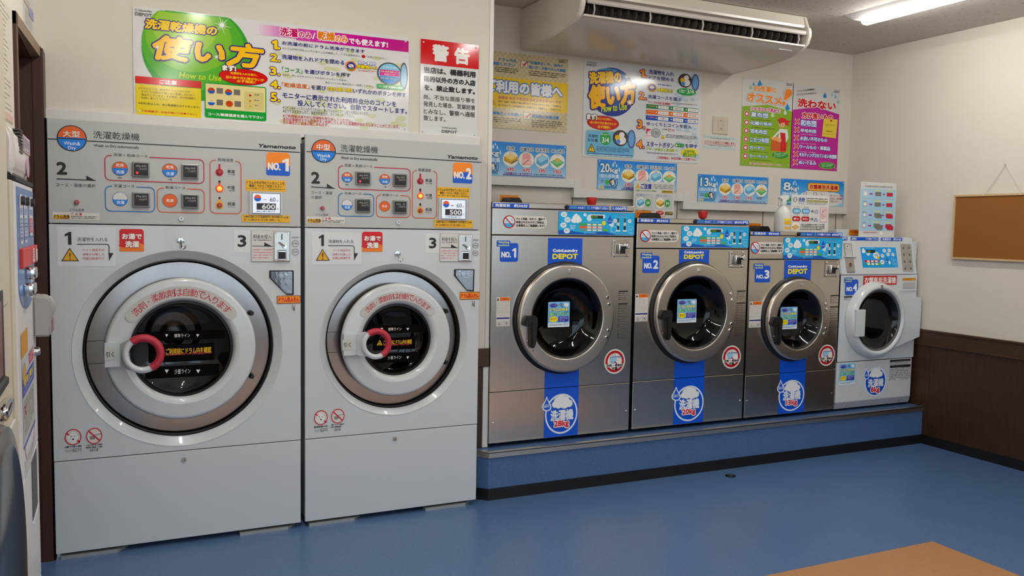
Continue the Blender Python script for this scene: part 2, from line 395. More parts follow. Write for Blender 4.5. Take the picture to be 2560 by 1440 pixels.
# left wall, askew, with the dark doorway beside the washer-dryers
def lwall(ya, yb, za, zb, t0=-.15, t1=0., m=M_WALL, name='panel', par=None):
    return obj(name, prism(B(), [(lx(ya)+t0, ya, za), (lx(ya)+t1, ya, za), (lx(yb)+t1, yb, za), (lx(yb)+t0, yb, za)], (0, 0, zb-za)), m, par)
YJ0, YJ1, ZH = -.635, .0, 2.262
wl = struct(lwall(YF, YJ0-.03, 0, ZC, name='wall_left'))
lwall(YJ0-.03, YP+.1, ZH+.03, ZC, par=wl, name='panel_over_door')
d1 = struct(obj('door_1', box(.10, .14, YJ0, YJ1, 0, ZH), mat('door_leaf', '#2c1913', .45)))
obj('jamb', box(-.05, .622, YJ1, YP-.002, 0, 2.30), M_JAMB, d1); obj('jamb', prism(B(), [(.0, YJ0-.03, 0), (lx(YJ0)-.001, YJ0-.03, 0), (lx(YJ0)-.001, YJ0, 0), (.0, YJ0, 0)], (0, 0, ZH)), M_JAMB, d1)
obj('gap_shade', box(.60, .6305, .004, YP-.002, 0, 2.0), mat('gap_black', '#0c0a09', .95, spec=.05), d1)  # added matte black strip, stands in for the shade inside the gap
obj('door_head', box(0, .58, YJ0, YJ1, ZH-.01, ZH+.03), M_JAMB, d1)
obj('door_stop', box(.40, .415, YJ1-.015, YJ1, 0, ZH-.01), M_JAMB, d1)
lwall(YJ0-.045, YJ0, 0, ZH+.045, -.02, .012, M_JAMB, 'casing', d1)
lwall(YJ0-.045, YJ1+.13, ZH, ZH+.045, -.02, .012, mat('casing_head', '#8a7660', .5, var=.05), 'casing', d1)
lwall(YJ1-.004, YJ1+.135, 0, ZH+.045, -.02, .014, M_JAMB, 'casing', d1)
# shop front behind the camera: low wall, panes, mullions
wf = struct(obj('wall_front', box(XL0-.4, XR+.2, YF-.12, YF, 0, .45), M_WALL))
obj('header', box(XL0-.4, XR+.2, YF-.12, YF, 2.45, ZC), M_WALL, wf)
n = 0
for x0, x1 in ((.35, 1.5), (1.6, 2.75), (2.85, 3.95), (4.05, 5.15), (5.25, 6.25)):
    n += 1; w = struct(obj('window_%d' % n, box(x0, x1, YF-.07, YF-.062, .45, 2.45), M_PANE))
    fr = B()
    for a, b, c, d in ((x0-.05, x0+.03, .45, 2.45), (x1-.03, x1+.05, .45, 2.45), (x0, x1, .45, .50), (x0, x1, 2.40, 2.45), (x0, x1, 1.98, 2.02)): bx(fr, a, b, YF-.1, YF-.03, c, d)
    obj('window_frame', fr, mat('alu_frame', '#5a5a5c', .4, .8), w)
struct(obj('street', box(-12, 18, -30, YF-.15, -.12, -.02), mat('asphalt', '#77777a', .9, var=.1)))

# ================================================================ ceiling tubes
M_LED = mat('led_tube', '#fffcf7', .4, emit=LED_POWER)
M_FIX = mat('fixture_white', '#e6e4e0', .4)
def tube_light(x, y0, label, L=1.25):
    t = thing('ceiling_light', label, 'ceiling light', (x, y0-L/2, ZC), 'tube lights on the ceiling')
    obj('base_plate', prism(B(), [(x-.115, y0+.05, ZC), (x+.115, y0+.05, ZC), (x+.05, y0+.03, ZC-.028), (x-.05, y0+.03, ZC-.028)], (0, -L-.08, 0)), M_FIX, t)
    bm = B(); n = 10
    prof = [(x+.036*math.cos(R(a)), ZC-.03-.04*math.sin(R(a))) for a in [180*k/n for k in range(n+1)]]
    rows = []
    for y, k in ((y0, .35), (y0-.012, .8), (y0-.035, 1.), (y0-L+.035, 1.), (y0-L+.012, .8), (y0-L, .35)):
        rows.append([bm.verts.new((x+(px-x)*k, y, ZC-.03+(pz-ZC+.03)*k)) for px, pz in prof])
    for a, b in zip(rows, rows[1:]):
        for i in range(n): bm.faces.new((a[i], a[i+1], b[i+1], b[i]))
    for r in (rows[0], rows[-1]): bm.faces.new(r)
    bmesh.ops.recalc_face_normals(bm, faces=bm.faces)
    obj('tube', bm, M_LED, t, smooth=True, lab='glowing white light tube')
tube_light(5.41, -.085, 'lit tube light on the ceiling beside the air conditioner')
tube_light(1.43, -.5, 'lit tube light on the ceiling right above the large washer-dryer')
tube_light(3.42, -.5, 'lit tube light on the ceiling before the air conditioner')
tube_light(5.41, -2.6, 'lit tube light on the ceiling further along from the air conditioner')
tube_light(1.43, -2.3, 'lit tube light on the ceiling before the large washer-dryer')
tube_light(1.43, -4.3, 'lit tube light on the ceiling by the left wall near the windows')
tube_light(3.55, -3.0, 'lit tube light on the ceiling over the middle of the room')
tube_light(3.55, -5.2, 'lit tube light on the ceiling over the middle of the room near the windows')
# ================================================================ washer-dryers
OR, BL, DK, CR = '#dd6a26', '#2583d8', '#1a1818', '#b32348'
def no_sign(p, x0, y0, x1, y1, kind, l=2):
    q = p.sub(x0, y0, x1, y1); q.ell(.03, .03, .97, .97, '#dedcd6', l); q.ring(0, 0, 1, 1, .12, '#c8283a', l+2)
    if kind == 'dog':
        q.ell(.26, .2, .74, .86, '#f0eeea', l+1); q.ring(.26, .2, .74, .86, .08, '#4a4a48', l+1)
        q.ell(.16, .3, .36, .74, '#f0eeea', l+1.4); q.ring(.16, .3, .36, .74, .15, '#4a4a48', l+1.5); q.ell(.64, .3, .84, .74, '#f0eeea', l+1.4); q.ring(.64, .3, .84, .74, .15, '#4a4a48', l+1.5)
        q.ell(.38, .42, .44, .48, DK, l+2); q.ell(.56, .42, .62, .48, DK, l+2); q.ell(.44, .58, .56, .68, DK, l+2)
        q.line([(.1, .22), (.24, .34)], .004*1.6, '#c8283a', l+2); q.line([(.76, .72), (.88, .84)], .004*1.6, '#c8283a', l+2)
    else:
        q.poly([(.2, .5), (.55, .5), (.52, .72), (.24, .72)], '#8a8a88', l+1); q.line([(.5, .46), (.92, .4)], .003, '#6a6a68', l+1)
        q.line([(.15, .17), (.85, .83)], .004*1.6, '#c8283a', l+2)
def badge(p, x0, y0, x1, y1, kind):
    q = p.sub(x0, y0, x1, y1); q.ell(0, 0, 1, 1, '#5a3a30' if kind != 'wash' else '#2f6fae', 2)
    top = {'both': OR, 'wash': '#dcdbd8', 'dry': OR}[kind]; q.ell(.03, .03, .97, .97, top, 3)
    if kind != 'dry':
        q.ell(.03, .03, .97, .97, BL, 4, -180, 0)
        for k in range(4): q.ell(.06+.22*k, .44, .28+.22*k, .56, BL if kind == 'both' else top, 5, n=12)
    if kind != 'wash': q.text('乾燥', .26, .14 if kind == 'both' else .38, .74, .38 if kind == 'both' else .62, '#f4e6dc', 7, .02)
    if kind != 'dry': q.text('洗濯', .26, .62, .76, .86, '#e8f0f8', 7, .02)
M_BTNW = mat('button_window', '#2e2a28', .4, spec=.4)
def course_button(root, p, x0, y0, x1, y1, l1, l2, lit):
    (a, d), (b, c) = p.m(x0, y0), p.m(x1, y1); t = .006
    bt = obj('course_button', box(a, b, -.014, 0, c, d, .003), mat('button_bezel', '#8d8984', .3, .7), root)
    obj('button_window', box(a+t, b-t, -.0175, -.012, c+t, d-t, .002), M_BTNW, bt)
    q = Pr(Pl((0, -.0175, 0), (1, 0, 0), (0, -1, 0)), p.m).sub(x0, y0, x1, y1)
    q.text(l1, .2, .2, .82, .38, '#c4bfba', 1); q.text(l2, .36, .42, .82, .56, '#b0aba6', 1)
    q.rect(.16, .66, .86, .9, '#15100f', 1, .2)
    q.build('button_print', bt)
    if lit:
        bm = B(); x = a+(b-a)*.27; z = d-(d-c)*.75; lathe(bm, x, z, [(0, -.0025), (.004, -.0018), (.0055, 0)], 14, -.0183)
        obj('lamp', bm, mat('lamp_red_lit', '#ff2030', .3, emit=2.2), bt, smooth=True, lab='lit red lamp')
def stud(root, name, x, z, r, m, y=0, h=.01, par=None, seg=20):
    return obj(name, lathe(B(), x, z, [(0, -h), (r*.7, -h), (r, -h*.55), (r, 0)], seg, y), m, par or root, smooth=True)
def lock(root, p, x, y, r=.0125, name='lock'):
    s, t = p.m(x, y); bm = B(); lathe(bm, s, t, [(r*.42, -.003), (r*.5, -.006), (r*.9, -.006), (r, -.003), (r, 0)], 22); lathe(bm, s, t, [(0, -.003), (r*.45, -.003)], 22)
    bx(bm, s-.0012, s+.0012, -.0045, -.002, t-.004, t+.004, mi=1)
    obj(name, bm, [mat('lock_metal', '#c2bcb2', .25, 1.), M_BLACK], root, smooth=True)
def wd_panel(root, d, big):
    p = Pr(PD); g = lambda k: d[k]
    p.line([d['lineL'], d['lineR']], .0042, DK, 1)
    x0, y0, x1, y1 = g('circ'); q = p.sub(x0, y0, x1, y1)
    q.ell(0, 0, 1, 1, DK, 3); q.ell(.035, .035, .965, .965, OR, 4); q.ell(.035, .035, .965, .965, BL, 5, -183, 3); q.line([(.03, .52), (.97, .52)], .0042, DK, 6)
    p.text('大型' if big else '中型', *g('size'), '#f2ece4', 7, .02); p.text('Wash&', *g('wash'), '#eef2f4', 7, .02); p.text('Dry', *g('dry'), '#eef2f4', 7, .02)
    p.text('洗濯乾燥機', *g('title'), '#2a2826', 2); p.text('Wash to Dry automatically', *g('auto'), '#2a2826', 2, .015)
    p.text('2', *g('two'), DK, 2, .05)
    p.line(d['arrow'], .004, DK, 2); p.poly(d['head'], DK, 3)
    for t, k in d['sel']: p.text(t, *k, '#2a2826', 2)
    p.text('ドラム洗浄', *g('dl'), '#2a2826', 2)
    for k, col, lab in (('rb', CR, '洗濯 + 乾燥コース'), ('bb', '#2e7ab8', '洗濯コース'), ('ob', '#c8643c', '乾燥コース'), ('tb', '#c8643c', '乾燥温度')):
        x0, y0, x1, y1 = g(k); lb = g(k+'l'); p.rrect(x0, y0, x1, y1, .0042, .022, col, 2, (lb[0]-5, lb[2]+5)); p.text(lab, *lb, '#2a2826', 2)
    for k, kind in (('g1', 'both'), ('g2', 'both'), ('g3', 'wash'), ('g4', 'dry')): badge(p, *g(k), kind)
    x0, y0, x1, y1 = g('g1'); p.text('標準', x0+(x1-x0)*.36, y1+2.5, x0+(x1-x0)*.64, y1+7, DK, 2)
    x0, y0, x1, y1 = g('g2'); p.text('少量', x0+(x1-x0)*.36, y1+2.5, x0+(x1-x0)*.64, y1+7, DK, 2)
    p.text('Yamamoto', *g('brand'), DK, 2, .06, sk=.25)
    for k, (lab, sub, col) in enumerate((('高温', 'タオル類', '#b81e36'), ('中温', '一般衣類', '#d85a34'), ('低温', 'デリケート', '#e0a62c'))):
        bxx, by, r, st = d['bulbs'][k]; p.ell(bxx-r, by-r, bxx+r, by+r, col, 3); w = r*.27
        p.rect(bxx-w, st, bxx+w, by, col if k == 0 else DK, 2, .45)
        if k: p.rect(bxx-w*1.05, by-r*1.5, bxx+w*1.05, by, col, 2.5)
        x0, y0, x1, y1 = d['tl'][k]; p.text(lab, x0, y0, x1, y1, '#2a2826', 2, .015); p.text(sub, x0, y1+1, x1, y1+5.5, '#2a2826', 2)
        s, t = p.m(bxx, by); rr = (p.m(bxx+r, by)[0]-s)
        stud(root, 'temperature_button', s, t, rr*.62, [mat('button_red', '#a8141e', .25, coat=.4), mat('button_lit', '#ff7a30', .3, emit=3.0), MATS.get('button_red')][k], -.0016, .008)
    p.build('panel_print', root)
    s, t = p.m(*d['red']); stud(root, 'drum_wash_button', s, t, .0105, mat('button_red', '#a8141e', .25, coat=.4), 0, .012)
    for k, (b, l1, l2, lit) in enumerate((('b1', *d['cap'][0], 1), ('b2', *d['cap'][1], 0), ('b3', *d['cap'][2], 0), ('b4', *d['cap'][3], 0))): course_button(root, p, *g(b), l1, l2, lit)
    lock(root, p, *d['lock'])
    # stickers on the panel
    q = Pr(PD); x0, y0, x1, y1 = g('note'); q.rect(x0, y0, x1, y1, '#dddbd5'); w = x1-x0; h = y1-y0
    q.rect(x0+w*.02, y0+h*.34, x0+w*.375, y0+h*.9, '#e0b040', 2, .3); q.text('ドラム洗浄', x0+w*.03, y0+h*.3, x0+w*.365, y0+h*.88, '#3a2a14', 3, .03)
    q.text('ご 注 意', x0+w*.39, y0+h*.1, x0+w*.63, y0+h*.45, '#c02840', 2, .03); q.dash(x0+w*.4, y0+h*.5, x0+w*.97, y0+h*.95, '#4a4644', 2, 2); q.build('note_sticker', root)
    q = Pr(PD); x0, y0, x1, y1 = g('no'); c = q.sub(x0, y0, x1, y1); c.rect(0, 0, 1, 1, '#f09030', 1, .17)
    c.rect(0, .6, 1, 1, '#1e62c6', 2, .17); c.rect(0, .6, 1, .8, '#1e62c6', 2.2); c.ell(.3, .45, 1.0, .85, '#1e62c6', 2.4); c.ell(-.0, .5, .4, .72, '#f09030', 2.6)
    c.text('NO.', .06, .44, .6, .78, '#f4f2ee', 5, .06); c.text('1' if big else '2', .66, .24, .95, .8, '#f4f2ee', 5, .06); c.build('number_sticker', root)
    q = Pr(PD); x0, y0, x1, y1 = g('y1'); c = q.sub(x0, y0, x1, y1); c.rect(0, 0, 1, 1, '#e6b422'); c.text('ドラムの中が汚れていないことを', .03, .12, .97, .4, '#2a2210', 2, .02); c.text('確認してからご利用ください', .09, .42, .91, .68, '#2a2210', 2, .02); c.dash(.03, .76, .97, .9, '#5a4a1c', 2); c.build('notice_sticker', root)
    q = Pr(PD, h=.002); x0, y0, x1, y1 = g('y2'); c = q.sub(x0, y0, x1, y1); c.rect(0, 0, 1, 1, '#e6b422'); c.text('洗濯物の量によって乾燥時間が、表示時間より10分程', .04, .14, .97, .44, '#2a2210', 2, .01); c.text('長くなる場合があります(除く乾燥コース)。', .04, .55, .8, .86, '#2a2210', 2, .01); c.build('notice_sticker', root)
    # display
    x0, y0, x1, y1 = g('scr'); (a, dd), (b, cc) = p.m(x0, y0), p.m(x1, y1)
    ds = obj('display', box(a-.012, b+.012, -.008, 0, cc-.008, dd+.006, .003), mat('display_frame', '#c6c4c2', .2, spec=.5), root)
    obj('screen', box(a, b, -.0105, -.006, cc, dd, .001), mat('screen_lit', '#dfe8f4', .2, emit=.35), ds)
    q = Pr(Pl((0, -.0105, 0), (1, 0, 0), (0, -1, 0)), p.m).sub(x0, y0, x1, y1)
    for e in ((0, 0, 1, .025), (0, .975, 1, 1), (0, 0, .02, 1), (.98, 0, 1, 1)): q.rect(*e, '#3c3a3a', 1)
    q.ell(.07, .09, .32, .42, '#e06a4a', 1); q.ell(.07, .09, .32, .42, '#3a6ad0', 2, -180, 0); q.dash(.38, .3, .5, .37, '#3a3a3c', 1); q.text('60', .62, .2, .82, .41, '#3a3a40', 1); q.text('分', .85, .32, .92, .41, '#3a3a40', 1)
    q.rect(.16, .5, .83, .81, '#2a2422', 1); q.text('600' if big else '500', .34, .54, .81, .78, '#f2f4f8', 2, .05); q.text('円', .87, .72, .93, .81, '#3a3a40', 1); q.dash(.16, .87, .8, .94, '#3a3a40', 1); q.build('screen_print', ds)
def wd_front(root, d, big, cx, cz):
    for e in (((142, 567, 290, 665), (585, 575, 627, 631)) if big else ((780, 580, 903, 661), (1064, 583, 1099, 632))):
        p = Pr(PD, rough=.2); p.rect(*e, '#dcdfde', 0, .03); p.build('clear_sticker', root)
    p = Pr(PD, h=.001); L = d['one']; p.text('1', *L, DK, 2, .03); p.text('洗濯物を入れる', *d['put'], '#2a2826', 2)
    p.line(d['bent'], .0036, DK, 2); p.poly(d['bhead'], DK, 3)
    tri = d['tri']; p.poly(tri, '#2a2418', 1); c = (sum(t[0] for t in tri)/3, sum(t[1] for t in tri)/3)
    p.poly([(c[0]+(t[0]-c[0])*.82, c[1]+(t[1]-c[1])*.82) for t in tri], '#dea81c', 2); p.text('!', c[0]-1.6, c[1]-10, c[0]+1.6, c[1]+8, '#1c1a18', 3, .02)
    for t, k in zip(('ペット用品不可', '油等が付着した', '衣類は乾燥不可'), d['red3']): p.text(t, *k, '#c4505c', 2)
    p.build('step_print', root); p = Pr(PD); p.text('3', *d['three'], DK, 2, .04); p.build('step_print', root); p = Pr(PD)
    no_sign(p, *d['dog'], 'dog'); no_sign(p, *d['cup'], 'cup')
    x0, y0, x1, y1 = d['dog']; p.dash(x0, y1+5, x1, y1+9, '#4a4846', 2); p.text('ペット用品不可', x0+1, y1+12, x1, y1+18, '#4a4846', 2)
    x0, y0, x1, y1 = d['cup']; p.dash(x0, y1+4, x1, y1+12, '#4a4846', 2, 2); p.text('洗剤不要', x0+8, y1+14, x1-10, y1+20, '#4a4846', 2)
    p.build('prohibition_print', root)
    q = Pr(PD); c = q.sub(*d['yu']); c.rect(0, 0, 1, 1, '#cc2426', 1, .13); c.rect(0, .72, 1, 1, '#e88420', 2, .13); c.rect(0, .72, 1, .85, '#e88420', 2.2); c.ell(.35, .6, 1, .9, '#e88420', 2.4, n=24); c.ell(-.02, .62, .4, .82, '#cc2426', 2.6, n=24)
    c.text('お湯で', .1, .2, .92, .46, '#f6f0ea', 5, .05, (('#a01818', .08),)); c.text('洗濯', .23, .53, .8, .82, '#f6f0ea', 5, .05, (('#a01818', .08),)); c.build('hot_water_sticker', root)
    # coin unit
    x0, y0, x1, y1 = d['coin']; (a, dd), (b, cc) = p.m(x0, y0), p.m(x1, y1)
    cu = obj('coin_unit', box(a, b, -.004, 0, cc, dd, .003), M_GREY, root)
    xs = d['steel']; (sa, sd), (sb, sc) = p.m(*xs[:2]), p.m(*xs[2:])
    obj('coin_plate', box(sa, sb, -.012, -.002, sc, sd, .003), M_STEEL, cu)
    u = lambda k: sa+(sb-sa)*k; vv = lambda k: sd-(sd-sc)*k
    obj('coin_slot', box(u(.46), u(.52), -.0126, -.01, vv(.27), vv(.07)), M_BLACK, cu)
    bm = B(); tube(bm, [(u(.3), -.018, vv(.36)), (u(.66), -.022, vv(.5))], [.004, .006]); lathe(bm, u(.66), vv(.5), [(0, -.026), (.009, -.026), (.01, -.012)], 16); obj('return_lever', bm, M_CHROME, cu, smooth=True)
    obj('return_cup', box(u(.2), u(.78), -.016, -.01, vv(.97), vv(.62), .004), M_CHROME, cu); obj('return_opening', box(u(.26), u(.72), -.0165, -.012, vv(.92), vv(.68)), M_BLACK, cu)
    for ku, kv in ((.12, .05), (.88, .05), (.12, .95), (.88, .95)): stud(root, 'screw', u(ku), vv(kv), .004, M_CHROME, -.012, .003, cu, 10)
    q = Pr(Pl((0, -.004, 0), (1, 0, 0), (0, -1, 0)), p.m).sub(x0, y0, xs[0], y1)
    q.rect(.03, .02, .98, .98, '#d8d7d3', 1, .08); q.text('料金を投入', .1, .14, .9, .27, '#2a2826', 2, .01); q.dash(.1, .3, .9, .35, '#4a4846', 2)
    q.line([(.06, .5), (.94, .51)], .0032, DK, 2); q.poly([(.58, .38), (.58, .5), (.94, .515)], DK, 3); q.dash(.06, .6, .94, .94, '#cc8088', 2, 4, .36); q.build('coin_print', cu)
    q = Pr(PD)
    for (x, y, r), t in zip(d['c2'], ('100', '500')): q.ring(x-r, y-r, x+r, y+r, .12, '#4a4846', 2); q.text(t, x-r*.6, y-r*.3, x+r*.6, y+r*.3, '#4a4846', 2)
    x, y, r = d['c2'][0]; q.text('使用硬貨', x-r, y-r-9, x+r, y-r-4.5, '#6a6866', 2); q.build('coin_value_print', root)
    # cloth pocket, tag, clip
    pk = [p.m(*t) for t in d['pocket']]
    po = obj('cloth_pocket', prism(B(), [(s, -.001, t) for s, t in pk], (0, -.003, 0)), M_BLACK, root)
    c = (sum(s for s, t in pk)/5-.004, sum(t for s, t in pk)/5+.003)
    obj('pocket_lid', prism(B(), [(c[0]+(s-c[0])*.86, -.004, c[1]+(t-c[1])*.9) for s, t in pk], (0, -.003, 0)), mat('mirror_lid', '#c8c4c0', .06, 1., bump=((9, 9, 9), .12)), po)
    s, t = p.m(*d['plock']); obj('pocket_lock', lathe(B(), s, t, [(0, -.006), (.006, -.006), (.0065, -.004), (.011, -.004), (.0125, 0)], 20, -.007), M_CHROME, po, smooth=True)
    q = Pr(PD, h=.002); c = q.sub(*d['tag']); c.rect(0, 0, 1, 1, '#7a3a14', 1); c.rect(.025, .08, .975, .92, '#f09a1e', 2); c.text('ドラム用ふきん', .07, .2, .94, .82, '#c02a1c', 3, .04); c.build('tag_sticker', root)
    s, t = p.m(*d['clip']); bm = B(); bx(bm, s-.006, s+.006, -.008, 0, t-.012, t+.012, .002); tube(bm, [(s, -.006, t-.01), (s, -.018, t-.02), (s, -.02, t-.012)], .002, 8); obj('clip', bm, mat('clip_metal', '#a8a49c', .3, .9), root, smooth=True)
    s, t = p.m(*d['hook']); bm = B(); lathe(bm, s, t+.012, [(0, -.006), (.012, -.005), (.014, 0)], 18); bx(bm, s-.017, s+.017, -.004, 0, t+.002, t+.018, .002)
    tube(bm, [(s, -.004, t+.012), (s, -.022, t-.004), (s+.002, -.03, t-.022), (s+.008, -.034, t-.028), (s+.016, -.036, t-.024), (s+.02, -.037, t-.012)], .0035, 8); obj('hook', bm, M_CHROME, root, smooth=True, lab='chrome garment hook')
    s, t = p.m(*d['llock']); lock(root, p, *d['llock'])
def wd_door(root, d, big, cx, cz, RF, RC, RW, RG):
    obj('door_surround', lathe(B(), cx, cz, [(RF, 0), (RF-.001, -.002), (RF-.004, -.001), (RF-.006, .0005), (RC+.014, .020), (RC+.010, .024), (RC+.006, .034)], 96), M_WHITE, root, smooth=60)
    obj('gasket', lathe(B(), cx, cz, [(RC+.009, .024), (RC+.004, .022), (RC+.002, .03), (RC+.001, .08), (RW-.03, .085)], 96), M_BLACK, root, smooth=60)
    dr = obj('door', lathe(B(), cx, cz, [(RC-.001, .08), (RC-.002, .064), (RC-.006, .060), (RC-.007, .0599), (RW-.017, .0575), (RW-.018, .0575), (RW-.02, .075)], 96), mat('door_steel', '#a39c96', .2, 1., bump=((60, 2, 60), .04)), root, smooth=40, lab='polished steel door ring')
    obj('door_rim', lathe(B(), cx, cz, [(RW-.016, .01), (RW-.004, .004), (RW, -.006), (RW-.006, -.019), (RW-.014, -.023), (RW-.017, -.0233), (RG+.032, -.0298), (RG+.03, -.03), (RG+.012, -.026), (RG+.002, -.014), (RG-.002, .01)], 96), M_WHITE, dr, smooth=50, lab='white door rim')
    obj('rim_gap', lathe(B(), cx, cz, [(RW-.018, .07), (RW-.018, .006), (RW-.006, .003)], 96), M_BLACK, dr, smooth=30)
    obj('seam', box(cx-RC+.004, cx-RW+.01, .0565, .064, cz+.044, cz+.046), M_BLACK, dr); obj('seam', box(cx-RC+.004, cx-RW+.01, .0565, .064, cz-.062, cz-.06), M_BLACK, dr)
    obj('glass_seal', lathe(B(), cx, cz, [(RG+.001, .0), (RG-.012, -.002), (RG-.016, .012)], 72), M_BLACK, dr, smooth=True)
    obj('glass', lathe(B(), cx, cz, [(RG-.005, .004), (RG-.02, .03), (RG*.72, .05), (RG*.35, .058), (0, .06)], 72, front=True), M_GLASS, dr, smooth=80)
    # drum
    dm = obj('drum', lathe(B(), cx, cz, [(RG, .08), (RG+.03, .1), (RG+.10, .13), (RG+.10, .62), (RG*.9, .66), (RG*.5, .66), (0, .68)], 64), M_DRUM, root, smooth=40, lab='dark steel drum')
    obj('drum_hub', lathe(B(), cx, cz, [(RG*.62, .655), (RG*.6, .63), (RG*.5, .625), (RG*.48, .65), (RG*.3, .65), (RG*.28, .6), (0, .58)], 48), mat('drum_hub', '#7a7570', .25, 1.), dm, smooth=40)
    for a in (90, 210, 330):
        bm = B(); x, z = cx+(RG+.06)*math.cos(R(a)), cz+(RG+.06)*math.sin(R(a)); tube(bm, [(x, .15, z), (x, .6, z)], .03, 10); obj('drum_paddle', bm, M_DRUM, dm, smooth=True)
    # printed bands on the glass
    p = Pr(Pl((0, -.002, 0), (1, 0, 0), (0, -1, 0)), PD.m, .7)
    def band(x0, x1, y0, y1, l=1):
        (a, t1), (b, t0) = p.m(x0, y0), p.m(x1, y1); w0 = math.sqrt(max(0, (RG-.017)**2-max(abs(t1-cz), abs(t0-cz))**2)); a, b = max(a, cx-w0), min(b, cx+w0); p.face([(a, t0), (b, t0), (b, t1), (a, t1)], 'gap_black', l)
    for t, k in zip(('標準ライン', '少量ライン'), ('bd1', 'bd3')):
        x0, y0, x1, y1 = d[k]; band(d['gx'][0], d['gx'][1], y0-3.5, y1+3.5); p.text(t, x0, y0, x1, y1, '#e8e6e2', 3)
        dx = (x1-x0)*.48; h = (y1-y0)*.5; ym = (y0+y1)/2
        for xx in (x0-dx, x1+dx): p.poly([(xx-h, ym-h*.8), (xx+h, ym-h*.8), (xx, ym+h)], '#e8e6e2', 3)
    x0, y0, x1, y1 = d['bd2']; band(*d['bx2'][::2], *d['bx2'][1::2]); p.text('ご利用前にドラム内を確認', x0, y0, x1, y1, '#d8b02c', 3, .02); p.dash(x0, y1+2, x1, y1+6, '#8c3038', 3)
    t = x0-9; p.poly([(t-8, y1+4), (t+7, y1+4), (t, y0-2)], '#d8b02c', 3); p.text('!', t-1.2, y0+2, t+1, y1+2, '#1c1a14', 4)
    p.build('glass_print', dr)
    # arc label
    p = Pr(Pl((0, -.0305, 0), (1, 0, 0), (0, -1, 0)), PD.m); ra = (RW+RG)/2-.012; hw = .0235*(1.2 if big else 1.)
    A0, A1 = (137, 43) if big else (134, 46); N = 30; o = []; i = []
    for k in range(N+1):
        a = R(A0+6-(A0-A1+12)*k/N); o.append((cx+(ra+hw)*math.cos(a), cz+(ra+hw)*math.sin(a))); i.append((cx+(ra-hw)*math.cos(a), cz+(ra-hw)*math.sin(a)))
    for k in range(N): p.face([i[k], i[k+1], o[k+1], o[k]], '#c3c3be', 1)
    for a in (A0+6, A1-6): p.face([(cx+ra*math.cos(R(a))+hw*math.cos(R(e)), cz+ra*math.sin(R(a))+hw*math.sin(R(e))) for e in range(0, 360, 20)], '#c3c3be', .8)
    p.arc('洗剤・柔軟剤は自動で入ります', cx, cz, ra, A0, A1, .036 if big else .031, '#c02c40', 3); p.build('arc_label', dr)
    # handle: white arm, open ring, red grip
    hx, hz, hr, tr = d['hring']; yh = -.085
    pts = lambda a0, a1, n: [(hx+hr*math.cos(R(a0+(a1-a0)*k/n)), yh, hz+hr*math.sin(R(a0+(a1-a0)*k/n))) for k in range(n+1)]
    bm = B(); xl, zt, zb = cx-RW+.004, hz+.052, hz-.058
    P = [(xl, zt), (xl+.07, zt), (hx-hr*.75, hz+hr*.95), (hx-hr*.2, hz+hr*1.05), (hx-hr*.55, hz+hr*.55), (hx-hr*.8, hz), (hx-hr*.55, hz-hr*.6), (hx-hr*.2, hz-hr*1.05), (hx-hr*.75, hz-hr*.98), (xl+.07, zb), (xl, zb)]
    prism(bm, [(x, -.022, z) for x, z in P[:2]+P[9:]], (0, -.03, 0)); prism(bm, [(xl+.066, -.03, zt-.002), (xl+.066, -.03, zb+.002), (P[8][0], -.055, P[8][1]), (P[5][0]-.004, -.055, P[5][1]), (P[2][0], -.055, P[2][1])], (0, -.028, 0))
    tube(bm, pts(125, 300, 26), tr*.92, 12)
    hd = obj('handle', bm, M_WHITE, dr, smooth=35, lab='white pull handle with open ring')
    g = B(); tube(g, pts(128, -62, 34), tr*1.12, 14); obj('grip', g, mat('red_grip', '#b8283c', .5), hd if False else dr, smooth=True, lab='red grip on the handle ring')
    p = Pr(Pl((0, -.0522, 0), (1, 0, 0), (0, -1, 0)), PD.m); q = p.sub(*d['pull']); q.rect(0, 0, 1, 1, '#c9c8c2', 1, .1); q.text('引く', .12, .28, .9, .72, '#3a3836', 2, .02); p.build('pull_label', dr)
    for a in (27, -27):
        x, z = cx+(RW+.01)*math.cos(R(a)), cz+(RW+.01)*math.sin(R(a)); stud(root, 'hinge_knob', x+.012, z, .013, M_BLACK, .058, .05, dr, 16)
